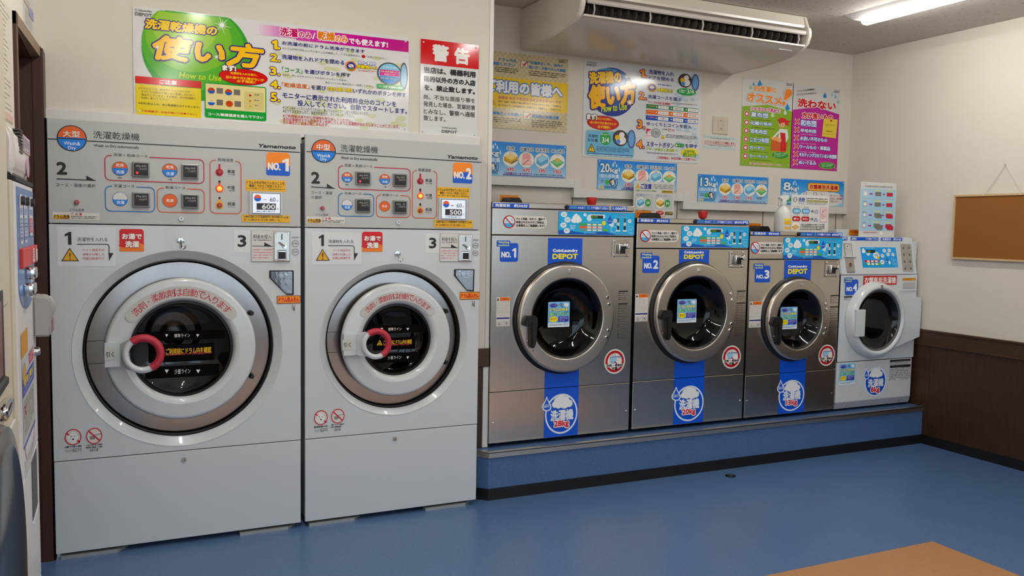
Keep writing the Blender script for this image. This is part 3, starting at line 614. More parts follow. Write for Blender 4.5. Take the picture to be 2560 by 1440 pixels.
def washer_dryer(d, big, x0, x1, cx, cz, RF, RC, RW, RG, label):
    root = thing('washer_dryer', label, 'washer dryer', ((x0+x1)/2, .35, 0))
    bm = B()
    for a in ((x0+.004, x0+.012, .016, .86, .03, 1.99), (x1-.012, x1-.004, .016, .86, .03, 1.99), (x0+.004, x1-.004, .85, .86, .03, 1.99), (x0+.004, x1-.004, .016, .86, 1.98, 1.99), (x0+.004, x1-.004, .03, .86, .03, .04)): bx(bm, *a)
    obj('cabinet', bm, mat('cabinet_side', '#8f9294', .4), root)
    obj('control_panel', box(x0, x1, 0, .02, 1.5385, 2.0, .003), M_GREY, root, lab='grey control panel')
    bm = B(); plate_hole(bm, x0, x1, .4595, 1.534, cx, cz, RF-.002, 0, 96)
    for e in ((x0, x1, .0005, .016, 1.530, 1.534), (x0, x1, .0005, .016, .4595, .4635), (x0, x0+.004, .0005, .016, .4635, 1.53), (x1-.004, x1, .0005, .016, .4635, 1.53)): bx(bm, *e)
    obj('front_panel', bm, M_WHITE, root)
    obj('lower_panel', box(x0, x1, 0, .02, .027, .455, .003), M_WHITE, root)
    for a in (x0+.02, x1-.30):
        obj('floor_plate', prism(B(), [(a, -.004, .0), (a+.235, -.004, .0), (a+.28, .05, .0), (a, .05, 0)], (0, 0, .016)), mat('plate_steel', '#b4b4b0', .35, .6), root)
    for a in (x0+.06, x1-.06):
        for y in (.1, .75): obj('foot', lathe_z(a, y, 0, .03, .03), M_BLACK, root)
    wd_panel(root, d, big); wd_front(root, d, big, cx, cz); wd_door(root, d, big, cx, cz, RF, RC, RW, RG)
    return root
def lathe_z(x, y, z0, z1, r, seg=20, prof=None):
    bm = B(); prof = prof or [(0, z0), (r, z0), (r, z1), (0, z1)]; rows = []
    for q, z in prof: rows.append([bm.verts.new((x, y, z))]*seg if q < 1e-6 else [bm.verts.new((x+q*math.cos(2*math.pi*i/seg), y+q*math.sin(2*math.pi*i/seg), z)) for i in range(seg)])
    for a, b in zip(rows, rows[1:]):
        for i in range(seg):
            q = []
            for w in (a[i], a[(i+1) % seg], b[(i+1) % seg], b[i]):
                if w not in q: q.append(w)
            if len(q) > 2: bm.faces.new(q)
    bmesh.ops.recalc_face_normals(bm, faces=bm.faces); return bm
D1 = dict(lineL=(119, 347), lineR=(749, 381), circ=(141, 311, 218, 380), size=(157, 326, 200, 344), wash=(159, 353, 201, 364), dry=(170, 365, 190, 377), title=(233, 327, 349, 352), auto=(235, 360, 348, 374), two=(141, 404, 168, 437),
 arrow=[(142, 447), (239, 451)], head=[(216, 439), (216, 450), (239, 451.5)], sel=[('コース・温度の選択', (140, 457, 239, 469))], dl=(175, 521, 210, 529), red=(192, 506),
 rb=(262, 388, 510, 459), rbl=(283.5, 383, 369, 394), bb=(263, 465, 387, 530), bbl=(284.5, 460, 336.5, 470), ob=(393, 470, 511, 532.5), obl=(414, 464.6, 463.5, 473.4), tb=(524.7, 400, 603, 534.4), tbl=(544.6, 395, 583.4, 404.6),
 g1=(279.5, 403, 320, 440), g2=(405, 408, 444, 444), g3=(281, 479, 320, 516), g4=(405.7, 484, 444, 519), b1=(330.5, 404, 374, 443), b2=(453.7, 410, 496, 448), b3=(331.5, 480, 375, 518.5), b4=(454, 484.7, 496.6, 521),
 cap=[('20kg 60分', '1300円'), ('12kg 50分', '1100円'), ('27kg 26分', '1000円'), ('20kg 8分', '100円')],
 bulbs=[(548.4, 430.7, 9.7, 410), (548.7, 471.5, 10, 451), (548.7, 512.8, 10, 492)], tl=[(568.4, 424, 587, 433), (568.4, 464, 587, 473.4), (568.4, 505, 588, 514)],
 brand=(645, 359, 740, 373.5), no=(665.5, 380, 725, 440), y1=(613.4, 448, 714, 480), scr=(629, 481.5, 700.6, 535), y2=(604.4, 536, 724.4, 556.5), lock=(452.7, 546.5), note=(131, 530, 249, 550),
 one=(161, 579.5, 179, 612), put=(193, 593, 269, 604), bent=[(193, 610.5), (266, 610.5), (271, 612), (272.8, 617), (272.8, 640)], bhead=[(272, 632.5), (284, 632.5), (272.5, 652.5)], tri=[(174, 619), (153, 653), (198, 653)],
 red3=[(206, 622, 261, 628.5), (206, 632.5, 261, 639), (206, 643, 261, 649.5)], yu=(298, 572, 360, 629), hook=(452, 607), three=(594, 587.5, 616, 617.5), coin=(627, 575, 725, 654.5), steel=(684, 579, 724, 653), c2=[(738, 609, 8.5), (738, 630, 8.5)],
 pocket=[(673, 676), (734, 676), (734, 737), (716, 737), (673, 694)], plock=(702, 690.5), tag=(692, 739.5, 751, 758), clip=(734, 765), dog=(161.5, 1074, 204, 1111), cup=(215, 1070.7, 256, 1108), llock=(460, 1149),
 bd1=(435.5, 834.5, 475, 842.5), bd3=(436, 922.6, 476, 933), gx=(340, 562), bd2=(414, 871, 528, 882), bx2=(371, 863, 536, 899.5), hring=(1.005, .945, .074, .0165), pull=(261, 867.5, 288, 897))
D2 = dict(lineL=(766, 379), lineR=(1202.5, 406), circ=(778, 346.5, 839.4, 408), size=(791, 359, 825, 377), wash=(792, 384.5, 825.6, 394), dry=(801, 394, 816.5, 404), title=(851.5, 361, 944.6, 384), auto=(852.4, 391, 943.7, 404), two=(778, 429, 799.6, 459.4),
 arrow=[(778, 467), (836, 471)], head=[(817, 459), (817, 470), (836, 471.5)], sel=[('コース・温度', (778, 477, 831, 486.4)), ('の選択', (778, 489, 804.5, 497.4))], dl=(791, 534, 820, 540), red=(806, 520.4),
 rb=(846, 414, 1025, 478), rbl=(860.7, 409, 931, 420), bb=(846, 483, 934, 541.7), bbl=(860.7, 480, 903, 487), ob=(941, 487, 1025, 544), obl=(955.6, 484, 996, 491.6), tb=(1031.4, 425.5, 1091, 546), tbl=(1046, 420.5, 1077.7, 429.7),
 g1=(854, 430, 881, 457), g2=(948, 434.6, 975, 462), g3=(854, 498, 881, 526), g4=(948, 502, 974.5, 529), b1=(888, 429, 925, 463), b2=(981.7, 434, 1016, 467), b3=(888, 497, 925, 531), b4=(981.7, 500.7, 1016, 534),
 cap=[('12kg 60分', '00円'), ('7kg 50分', '00円'), ('17kg 26分', '00円'), ('12kg   分', '100円')],
 bulbs=[(1050.5, 453, 8, 434), (1050.5, 490, 8, 471), (1050.5, 526.4, 8, 507.7)], tl=[(1063.6, 446.6, 1079.5, 455.4), (1063.6, 484, 1079.5, 492), (1063.6, 519.6, 1079.5, 528)],
 brand=(1117.7, 387, 1194.6, 400), no=(1132.4, 405.6, 1180.5, 459), y1=(1092, 467, 1174, 496.5), scr=(1101.6, 497.4, 1162.7, 548.5), y2=(1085.6, 548.5, 1181.4, 570), lock=(995.6, 556), note=(767, 541, 862, 559),
 one=(796.5, 586.7, 809.7, 614.8), put=(821, 599, 883, 608), bent=[(821, 614), (880, 614.2), (884, 615.5), (885.5, 620), (885.3, 640)], bhead=[(884.8, 633), (895, 633), (885, 651)], tri=[(806, 622), (789, 651.6), (825, 651.6)],
 red3=[(831, 623, 876, 629), (831, 633, 876, 639), (831, 642, 876, 648)], yu=(905, 579, 956, 629.6), hook=(993, 639), three=(1072.7, 594, 1090.6, 621), coin=(1099.4, 583, 1178.5, 654.4), steel=(1146, 586, 1178, 653), c2=[(1189, 614, 7), (1188.6, 633, 7)],
 pocket=[(1135, 673), (1185.5, 673), (1184, 728), (1167, 727), (1135, 689)], plock=(1156, 685), tag=(1149.4, 730, 1198, 748), clip=(1183, 757), dog=(785, 1026.7, 819, 1061), cup=(827.7, 1023, 861, 1057), llock=(987, 1097),
 bd1=(970, 819, 1003, 826), bd3=(969, 890, 1002.6, 897), gx=(900, 1078), bd2=(958, 851, 1029, 859), bx2=(932, 845.6, 1038, 871.6), hring=(2.105, .944, .066, .015), pull=(850, 846, 873, 871.6))
wd1 = washer_dryer(D1, True, .631, 1.7377, 1.180, .951, .470, .417, .338, .231, 'larger white washer-dryer, number 1, with grey control panel and round door')
wd2 = washer_dryer(D2, False, 1.7596, 2.7108, 2.240, .951, .405, .362, .300, .192, 'smaller white washer-dryer, number 2, next to the brown pier')
# ================================================================ steel washing machines on the platform
SB = '#1a5cc4'
M_GLASS2 = glassmat('washer_glass', (.5, .5, .5))
def drum_sticker(p, box4):
    q = p.sub(*box4); q.rect(0, 0, 1, 1, '#8fc4e6', 1, .05)
    random.seed(3)
    for k in range(46):
        x, y = random.uniform(.03, .9), random.uniform(.03, .8); q.rect(x, y, x+.05, y+.04, '#2f7fd0', 2)
    q.ell(.06, .07, .42, .21, '#4a3a9a', 3); q.dash(.1, .12, .38, .16, '#c8c8f0', 4); q.poly([(.72, .05), (.95, .08), (.9, .22), (.76, .18)], '#f0f4f8', 3); q.dash(.45, .09, .7, .18, '#9a7a40', 3, 2)
    q.text('ドラムの中を', .08, .24, .92, .38, '#f2ee78', 4, .05, (('#20508c', .07),)); q.text('拭いて下さい!', .08, .41, .94, .55, '#a8ec8c', 4, .05, (('#20508c', .07),))
    q.ell(.07, .57, .45, .8, '#f4dc3c', 3); q.dash(.13, .64, .4, .73, '#8a3020', 4, 2); q.rect(.48, .58, .95, .79, '#3f349a', 3); q.dash(.52, .61, .92, .77, '#c0c4f0', 4, 3)
    q.rect(0, .83, 1, 1, '#e6eef2', 3, .1); q.dash(.05, .87, .95, .96, '#4a7aa8', 4, 2)
def drop(q, x0, y0, x1, y1, col, l):
    P = [(x0+(x1-x0)*u, y0+(y1-y0)*v) for u, v in ((.5, 0), (.62, .2), (.8, .42), (.96, .6), (1, .74), (.9, .9), (.7, .98), (.5, 1), (.3, .98), (.1, .9), (0, .74), (.04, .6), (.2, .42), (.38, .2))]
    q.poly(P, col, l)
def foam(q, x0, y0, x1, y1, col, l, line='#aab6c4'):
    w, h = x1-x0, y1-y0
    C = ((.0, .5, .3, .95), (.15, .55, .5, 1), (.4, .55, .8, 1), (.65, .4, 1, .9), (.1, .2, .5, .7), (.4, .15, .85, .7), (.25, .0, .65, .45))
    for a, b, c, d in C: q.ell(x0+a*w, y0+b*h, x0+c*w, y0+d*h, line, l, n=20)
    for a, b, c, d in C: q.ell(x0+(a+.02)*w, y0+(b+.02)*h, x0+(c-.02)*w, y0+(d-.02)*h, col, l+.6, n=20)
def kg_logo(p, ringb, dropb, t1, t2, kg, solid=False):
    x0, y0, x1, y1 = ringb; w = x1-x0; h = y1-y0
    p.ell(x0, y0, x1, y1, '#e8eef4', 3); p.ell(x0+w*.045, y0+h*.045, x1-w*.045, y1-h*.045, SB, 4)
    a, b, c, d = dropb; drop(p, a, b, c, d, '#e8eef4', 5); drop(p, a+(c-a)*.13, b+(d-b)*.16, c-(c-a)*.13, d-(d-b)*.08, SB, 6)
    p.text('DEPOT', a+(c-a)*.2, b+(d-b)*.62, c-(c-a)*.2, b+(d-b)*.74, '#e8eef4', 7, .03); p.dash(a+(c-a)*.22, b+(d-b)*.54, c-(c-a)*.22, b+(d-b)*.59, '#cfe0f0', 7)
    foam(p, x0+w*.2, y0-h*.02, x0+w*.86, y0+h*.36, '#eef0f0', 7)
    p.text('洗濯機', *t1, '#eaeef2', 9, .04); p.text(kg, *t2, '#d02638', 11, .04, (('#f2eeee', .13),))
def wash_panel(p, b, four=False):
    """blue printed control panel in its own box"""
    q = p.sub(*b); q.rect(0, 0, 1, 1, '#2f7fc0', .6, .06); q.rect(.006, .02, .994, .98, '#3fb0e2', 1, .06)
    q.poly([(.006, .82), (.1, .78), (.22, .86), (.36, .93), (.5, .86), (.62, .84), (.75, .98), (.006, .98)], '#2360b8', 2)
    for i, (x, y) in enumerate(((.07, .13), (.115, .36), (.065, .59), (.11, .83))):
        q.ell(x-.04, y-.12, x+.04, y+.12, '#e4f0f6', 3, n=20); q.dash(x-.022, y-.04, x+.022, y+.05, '#7a8a98', 4, 2)
    q.text('洗濯コース', .12, .05, .17, .09, '#1a4a90', 3); foam(q, .16, .08, .3, .5, '#f0f4f6', 3)
    q.ell(.315, .05, .36, .2, '#d6ecf8', 3, n=16); q.ell(.36, .12, .43, .4, '#d6ecf8', 3, n=16); q.rect(.39, .1, .6, .27, '#e8f2f8', 3, .4); q.rect(.415, .14, .575, .27, '#1e241c', 4); q.text('500', .42, .16, .5, .25, '#7ac043', 5)
    q.dash(.42, .05, .58, .085, '#1c4a94', 3); q.dash(.34, .42, .52, .45, '#d4eaf6', 3)
    for r, col in enumerate(('#55a64a', '#ec6a2c', '#6aa6a0')):
        y = .5+.12*r; q.rect(.265, y, .57, y+.095, col, 3)
        for k in range(3): q.rect(.37+.07*k, y+.012, .42+.07*k, y+.085, '#eef2f2', 4, .2); q.dash(.378+.07*k, y+.035, .412+.07*k, y+.06, '#4a5258', 5)
    q.rect(.585, .72, .64, .83, '#5fae3c', 3); q.dash(.15, .58, .22, .78, '#d8eef8', 3, 3); q.dash(.39, .9, .5, .95, '#bcd8f0', 3)
    q.ell(.56, .36, .61, .58, '#f0dc50', 3, n=16); q.dash(.565, .34, .61, .4, '#d03040', 4)
    drop(q, .63, .1, .7, .5, '#2060c0', 3); q.dash(.635, .36, .695, .41, '#cfe4f4', 4); q.ell(.655, .4, .72, .62, '#d8eef8', 2.5, n=16)
    for x in (.775, .865):
        q.rect(x-.01, .24, x+.012, .44, '#3a3f48', 3); q.ell(x-.02, .42, x+.022, .58, '#c8d0d4', 4, n=14); q.rect(x-.012, .52, x+.014, .8, '#14181c', 3); q.rect(x-.026, .76, x+.03, .83, '#e4ecf0', 4, .4)
    for x in (.735, .93): q.ell(x-.026, .27, x+.026, .45, '#dfeaf0', 3, n=16); q.text('100', x-.014, .33, x+.014, .39, '#b04050', 4)
    q.text('コイン投入', .76, .08, .88, .14, '#c83a4a', 3); q.text('ゆっくり入れて', .74, .9, .9, .95, '#c83a4a', 3); q.line([(.73, .18), (.91, .2)], .001, '#dff0f8', 3)
    for x, y, r in ((.72, .74, .1), (.9, .55, .05), (.95, .65, .06), (.89, .72, .05), (.94, .82, .06), (.97, .92, .04), (.68, .86, .03), (.35, .9, .04)): q.ring(x-r*.42, y-r*1.35, x+r*.42, y+r*1.35, .16, '#bfe4f6', 2.6)
def flagno(p, bigb, flagb, nob, numb, n):
    p.rect(*bigb, SB, 1, .12); p.rect(*flagb, SB, 1.4, .15)
    x0, y0, x1, y1 = flagb; h = y1-y0; w = x1-x0
    p.text('Washing', x0+w*.08, y0+h*.1, x1-w*.08, y0+h*.55, '#cfe0a8', 3, .05); p.text('machine', x0+w*.08, y0+h*.55, x1-w*.08, y0+h*.9, '#cfe0a8', 3, .05)
    p.text('NO.', *nob, '#f0f2f4', 3, .07); p.text(str(n), *numb, '#f0f2f4', 3, .06)
def scoop_sign(p, b):
    q = p.sub(*b); q.ell(0, 0, 1, 1, '#e8e4de', 1); q.ell(.06, .06, .94, .94, '#b8202c', 2); q.ell(.16, .16, .84, .84, '#ece8e2', 3)
    q.poly([(.27, .32), (.6, .32), (.56, .56), (.32, .56)], '#a8d0ea', 4); q.line([(.27, .32), (.85, .3)], .0035, '#2a5a90', 5); q.line([(.6, .34), (.86, .36)], .003, '#5a90c0', 5); q.line([(.27, .32), (.32, .56), (.55, .56)], .0022, '#2a5a90', 5)
    q.ring(.36, .17, .52, .32, .15, '#4a4a4a', 5); q.line([(.5, .5), (.6, .6)], .006, '#b8202c', 5)
    q.rect(.04, .6, .96, .72, '#ece8e2', 4.5); q.text('洗剤・柔軟剤', .1, .605, .9, .71, '#1c1a1a', 6, .04); q.text('不要', .36, .73, .64, .86, '#1c1a1a', 6, .04)
def steel_washer(n, d, x0, x1, zt, zs, zl, cx, cz, RO, RG, kg, price, label):
    zb = ZP+.022; yb = .80; Y = YW
    root = thing('washing_machine', label, 'washing machine', ((x0+x1)/2, Y+.3, ZP), 'steel washing machines on the platform')
    z1 = PWA.m(*d['z1'])[1]; z2 = PWA.m(*d['z2'])[1]; z3 = PWA.m(*d['z3'])[1]
    bm = B()
    for a in ((x0+.003, x0+.01, Y+.014, yb, zb, zt-.004), (x1-.01, x1-.003, Y+.014, yb, zb, zt-.004), (x0+.003, x1-.003, yb-.01, yb, zb, zt-.004), (x0+.003, x1-.003, Y+.02, yb, zb, zb+.01)): bx(bm, *a)
    obj('cabinet', bm, mat('cabinet_black', '#1c1b1b', .5), root)
    obj('top_cover', box(x0, x1, Y+.012, yb, zt-.012, zt, .002), mat('top_dark', '#343230', .35, .4), root)
    obj('top_strip', box(x0, x1, Y-.004, Y+.02, z1+.003, zt-.002, .004), M_STEEL, root)
    obj('control_panel', box(x0, x1, Y, Y+.02, z2+.002, z1, .003), M_STEEL, root)
    bm = B(); plate_hole(bm, x0, x1, z3+.0015, z2-.003, cx, cz, RO-.012, Y, 72)
    for e in ((x0, x1, Y+.0005, Y+.014, z2-.007, z2-.003), (x0, x0+.003, Y+.0005, Y+.014, z3+.004, z2-.007), (x1-.003, x1, Y+.0005, Y+.014, z3+.004, z2-.007), (x0, x1, Y+.0005, Y+.014, z3+.0015, z3+.004)): bx(bm, *e)
    obj('front_panel', bm, M_STEEL, root)
    obj('lower_panel', box(x0, x1, Y-.002, Y+.018, zb, z3-.0015, .003), M_STEEL, root)
    for x, z in ((x0+.022, (zb*1.2+z3*.8)/2), (x1-.022, (zb*1.2+z3*.8)/2)): stud(root, 'screw', x, z, .006, M_CHROME, Y-.002, .004, None, 12)
    for x in (x0+.08, x1-.08):
        for y in (Y+.08, yb-.08): obj('foot', lathe_z(x, y, ZP, zb+.004, .03), M_BLACK, root)
    # door
    obj('gasket', lathe(B(), cx, cz, [(RO, 0), (RO-.004, -.012), (RO-.018, -.016), (RO-.022, -.006), (RO-.03, .02)], 80, Y), M_BLACK, root, smooth=60)
    dr = obj('door', lathe(B(), cx, cz, [(RO-.03, .0), (RO-.018, -.02), (RO-.016, -.044), (RO-.02, -.052), (RO-.028, -.0555), (RO-.03, -.0556), (RG+.008, -.0556), (RG+.006, -.0555), (RG+.002, -.053)], 80, Y), mat('door_ring_steel', '#cac1b4', .3, 1., bump=((30, 2, 30), .04)), root, smooth=50, lab='round steel door ring')
    obj('glass_seal', lathe(B(), cx, cz, [(RG+.003, -.053), (RG-.010, -.046), (RG-.03, .02), (RG-.034, .06)], 64, Y), M_BLACK, dr, smooth=60)
    obj('glass', lathe(B(), cx, cz, [(RG-.008, -.046), (RG-.035, -.012), (RG-.06, .03), (RG*.55, .04), (0, .042)], 64, Y, front=True), M_GLASS2, dr, smooth=80)
    dm = obj('drum', lathe(B(), cx, cz, [(RG-.02, .125), (RG+.07, .13), (RG+.07, .5), (RG*.5, .53), (0, .54)], 56, Y), mat('wash_drum', '#3a3735', .28, 1.), root, smooth=40)
    obj('door_boot', lathe(B(), cx, cz, [(RO-.03, .03), (RG+.005, .045), (RG-.012, .06), (RG-.004, .075), (RG-.02, .09), (RG-.008, .105), (RG-.022, .128)], 56, Y), M_BLACK, root, smooth=60)
    for a in (0, 120, 240):
        x, z = cx+(RG+.04)*math.cos(R(a+40)), cz+(RG+.04)*math.sin(R(a+40)); obj('drum_paddle', tube(B(), [(x, Y+.14, z), (x, Y+.48, z)], .022, 8), M_DRUM, dm, smooth=True)
    bm = B(); hx = cx-RG-.03
    prism(bm, [(hx-.045, Y-.05, cz-.02), (hx-.02, Y-.05, cz+.028), (hx+.04, Y-.05, cz+.028), (hx+.052, Y-.05, cz+.01), (hx+.042, Y-.05, cz-.145), (hx+.026, Y-.05, cz-.165), (hx+.01, Y-.05, cz-.15), (hx+.008, Y-.05, cz-.02), (hx-.02, Y-.05, cz-.035)], (0, -.045, 0))
    bmesh.ops.bevel(bm, geom=bm.edges[:], offset=.006, segments=2, affect='EDGES'); obj('handle', bm, mat('black_plastic', '#131313', .38), dr, smooth=35, lab='black pull handle')
    for a in (28, 18, -18, -28): stud(root, 'bolt', cx+(RO-.052)*math.cos(R(a*.72)), cz+(RO-.052)*math.sin(R(a*.9)), .011, M_CHROME, Y-.056, .008, dr, 14)
    for a in (205, 218): stud(root, 'bolt', cx+(RO-.048)*math.cos(R(a)), cz+(RO-.048)*math.sin(R(a)), .005, M_CHROME, Y-.056, .004, dr, 10)
    obj('emblem', box(cx-.012, cx+.012, Y-.059, Y-.056, cz+RG+.03, cz+RG+.055, .003), M_CHROME, dr)
    # print
    F = lambda: Pr(PWA)
    q = Pr(Pl((0, YW-.004, 0), (1, 0, 0), (0, -1, 0)), PWA.m); c = q.sub(*d['s1']); c.rect(0, 0, 1, 1, SB); c.text('洗濯目安', .05, .14, .46, .86, '#e6ecf4', 2, .05); c.text('約30分', .57, .14, .96, .86, '#e6ecf4', 2, .05); q.build('strip_label', root)
    q = Pr(Pl((0, YW-.004, 0), (1, 0, 0), (0, -1, 0)), PWA.m); c = q.sub(*d['s2']); c.rect(0, 0, 1, 1, SB); c.text('d00r', .02, .12, .22, .85, '#6ec0b8', 2); c.text('または', .23, .3, .36, .8, '#e6ecf4', 2, .04); c.text('E dL', .37, .1, .54, .85, '#6ec0b8', 2); c.text('ドアを閉めてください', .56, .2, .98, .82, '#e6ecf4', 2, .04); q.build('strip_label', root)
    q = Pr(Pl((0, YW-.004, 0), (1, 0, 0), (0, -1, 0)), PWA.m); c = q.sub(*d['s3']); c.rect(0, 0, 1, 1, SB); c.text(price, .08, .15, .94, .86, '#e6ecf4', 2, .05); q.build('price_label', root)
    s, t = PWA.m(*d['kn']); stud(root, 'key_knob', s, t, .013, M_BLACK, Y-.004, .012)
    q = F(); c = q.sub(*d['pill']); c.rect(.1, 0, 1, 1, '#e0ddd6', 1, .48); c.ell(0, -.02, .27, 1.02, '#b82430', 2); c.ell(.022, .06, .248, .94, '#e6eef2', 3); c.ell(.022, .06, .248, .94, '#58b0e0', 4, -165, -15)
    for e in ((.08, .3), (.18, .28), (.2, .4), (.07, .45)): c.ell(e[0]-.012, e[1]-.05, e[0]+.012, e[1]+.05, '#58b0e0', 5, n=12)
    c.line([(.045, .15), (.225, .85)], .006, '#b82430', 6)
    for k, t in enumerate(('ペット用品・おむつ・屋外で', '利用されたもののご利用は、', '公衆衛生上ご遠慮願います！')): c.text(t, .285, .13+.27*k, .95, .34+.27*k, '#262422', 5, .035)
    q.build('caution_sticker', root)
    q = F(); wash_panel(q, d['ctl']); q.build('control_print', root, 'blue printed control panel')
    q = F(); flagno(q, *d['no'], n); q.build('number_sticker', root)
    q = F(); c = q.sub(*d['dep']); (a, t1), (b, t0) = q.m(*d['dep'][:2]), q.m(*d['dep'][2:])
    P = [(a, t1)]
    for k in range(13):
        x = a+(b-a)*k/12; P.append((x, cz+math.sqrt(max(0, (RO+.0)**2-(x-cx)**2))))
    P.append((b, t1)); q.face(P[::-1], SB, 1)
    q.text('CoinLaundry', *d['t1'], '#f0f2f4', 3, .07); q.text('DEPOT', *d['t2'], '#f2e03c', 3, .07); q.build('brand_sticker', root)
    q = F(); x0s, y0s, x1s, y1s = d['stripe']; a, b = q.m(x0s, y0s)[0], q.m(x1s, y0s)[0]; P = [(b, z3+.0015), (a, z3+.0015)]
    for k in range(13):
        x = a+(b-a)*k/12; P.append((x, cz-math.sqrt(max(0, RO**2-(x-cx)**2))))
    q.face(P[:2][::-1]+P[2:][::-1], SB, 1); q.build('stripe_sticker', root)
    q = Pr(Pl((0, YW-.002, 0), (1, 0, 0), (0, -1, 0)), PWA.m); q.face([(a, zb+.003), (b, zb+.003), (b, z3-.0015), (a, z3-.0015)], SB, 1)
    kg_logo(q, d['ring'], d['drop'], d['t3'], d['t4'], kg); q.build('capacity_sticker', root)
    q = F(); scoop_sign(q, d['scoop']); q.build('no_detergent_sticker', root)
    q = F(); c = q.sub(*d['warn']); c.rect(0, 0, 1, 1, '#dad7d0', 1, .02); c.rect(.26, .01, .98, .13, '#e2751f', 2); c.text('危険', .5, .04, .74, .1, '#8a3a10', 3); c.poly([(.03, .12), (.2, .12), (.115, .02)], '#262422', 2)
    for k in range(9): c.dash(.04, .17+.055*k, random.uniform(.7, .96), .19+.055*k, '#8a8680', 2)
    c.rect(.03, .7, .97, .75, '#2a2f78', 2); c.rect(.03, .82, .48, .98, '#c8c5be', 2); c.rect(.52, .82, .97, .98, '#c8c5be', 2); c.line([(.2, .87), (.2, .95), (.32, .95)], .0022, '#262422', 3); c.line([(.66, .88), (.8, .88), (.74, .96)], .0022, '#262422', 3); q.build('warning_label', root)
    q = F(); c = q.sub(*d['list'])
    for y in (.0, .255): c.rect(.04, y, .96, y+.028, '#262320', 2)
    for k, y in enumerate((.05, .09, .13, .17, .31, .36, .41, .46, .52, .58, .63, .68, .73, .78, .83, .88, .92, .96)): c.ell(.03, y, .13, y+.018, '#3a3632', 2, n=8); c.dash(.18, y, random.uniform(.6, .98), y+.018, '#4a4640', 2)
    q.build('instruction_label', root)
    # coin plate
    (a, t1), (b, t0) = PWA.m(*d['cp'][:2]), PWA.m(*d['cp'][2:]); cp = obj('coin_plate', box(a, b, Y-.008, Y, t0, t1, .003), mat('plate_shiny', '#c4beb4', .15, 1.), root)
    for u in (.1, .9):
        for v in (.1, .9): stud(root, 'screw', a+(b-a)*u, t0+(t1-t0)*v, .008, M_CHROME, Y-.008, .006, cp, 12)
    ux, uz = (a+b)/2, (t0+t1)/2; bm = B(); bx(bm, ux-.03, ux+.026, Y-.03, Y-.006, uz-.035, uz+.03, .01, 3); obj('coin_cup', bm, M_CHROME, cp, smooth=True); bm = B(); bx(bm, ux-.018, ux+.016, Y-.032, Y-.028, uz-.03, uz+.012, .004); obj('coin_opening', bm, M_BLACK, cp)
    obj('key_barrel', lathe(B(), ux+.028, uz+.012, [(0, -.03), (.012, -.03), (.016, -.026), (.016, 0)], 18, Y-.02), M_CHROME, cp, smooth=True)
    # sticker on the glass
    q = Pr(Pl((0, Y-.012, 0), (1, 0, 0), (0, -1, 0)), PWA.m); drum_sticker(q, d['gs']); q.build('glass_sticker', dr)
    # fittings on top
    if d.get('hump'):
        pl = PY(.62); (a, t1), (b, _) = pl.m(*d['hump'][:2]), pl.m(*d['hump'][2:]); w = (b-a)
        obj('soap_lid', prism(B(), [(a, .56, zt), (b, .56, zt), (b-w*.06, .56, zt+(t1-zt)*.5), (b-w*.2, .56, t1), (a+w*.2, .56, t1), (a+w*.06, .56, zt+(t1-zt)*.5)], (0, .12, 0)), mat('black_plastic', '#131313', .38), root, lab='black soap hopper lid')
    if d.get('valve'):
        pl = PY(.55); s, t = pl.m(*d['valve']); r = .03
        v = obj('valve', lathe_z(s, .55, zt, t-.008, .016), M_BLACK, root)
        obj('red_cap', lathe_z(s, .55, 0, 0, 0, 20, [(0, t-.012), (.027, t-.012), (.036, t+.03), (.034, t+.038), (0, t+.04)]), mat('red_plastic', '#c8241e', .4), v, smooth=True, lab='red cap')
    return root
WA1 = dict(z1=(1400, 525), z2=(1400, 589.5), z3=(1400, 968.5), s1=(1232.5, 507, 1322, 521), s2=(1421, 513.5, 1521, 526), s3=(1528, 516, 1566, 527), kn=(1416, 518), pill=(1258, 538.6, 1367, 571.6), ctl=(1396, 528, 1585.5, 589),
 no=((1250, 607.5, 1295, 654.7), (1242, 601, 1275.4, 617), (1253, 629, 1277, 644), (1280, 620, 1290, 644)), dep=(1370.4, 595, 1455, 657), t1=(1381.5, 622, 1444, 632.5), t2=(1381, 634, 1444, 647.6), cp=(1530.6, 598, 1571, 642), warn=(1241, 743, 1274, 815), list=(1546, 727, 1567, 848),
 gs=(1368, 754.5, 1420.6, 816), scoop=(1511, 874, 1561.7, 932.7), stripe=(1361.7, 940, 1447, 1090), ring=(1362.7, 987, 1442, 1080), drop=(1354, 990, 1378, 1028), t3=(1375, 1026, 1432, 1048), t4=(1384, 1051.7, 1420.7, 1067.5), hump=(1259, 494, 1297, 506), valve=(1479, 508))
WA2 = dict(z1=(1730, 561), z2=(1730, 622), z3=(1730, 943), s1=(1596.6, 546, 1673, 557.5), s2=(1740, 549.5, 1830.6, 560), s3=(1832, 550.5, 1870, 561.5), kn=(1737, 553.5), pill=(1600.5, 575, 1696.4, 605.6), ctl=(1704, 564.5, 1871, 619.6),
 no=((1607, 639, 1647.4, 682.4), (1601.7, 631.8, 1630.7, 647.4), (1610, 657, 1630, 671.5), (1633, 650, 1645, 672)), dep=(1698, 624, 1772, 657), t1=(1710, 627, 1759.6, 635.5), t2=(1709.6, 636, 1759.6, 647.4), cp=(1823.4, 627, 1857.4, 668.8), warn=(1588.5, 735, 1618.6, 803), list=(1841.7, 726.5, 1860, 843),
 gs=(1690.6, 748, 1737, 805), scoop=(1806, 865, 1851, 920), stripe=(1686.7, 905, 1761.6, 1055), ring=(1686, 966.7, 1756.7, 1049), drop=(1677.8, 965.6, 1701, 1002), t3=(1696.7, 999, 1746.7, 1020), t4=(1704, 1023, 1736.7, 1036.5), hump=(1607, 532, 1641, 543), valve=(1757, 541))
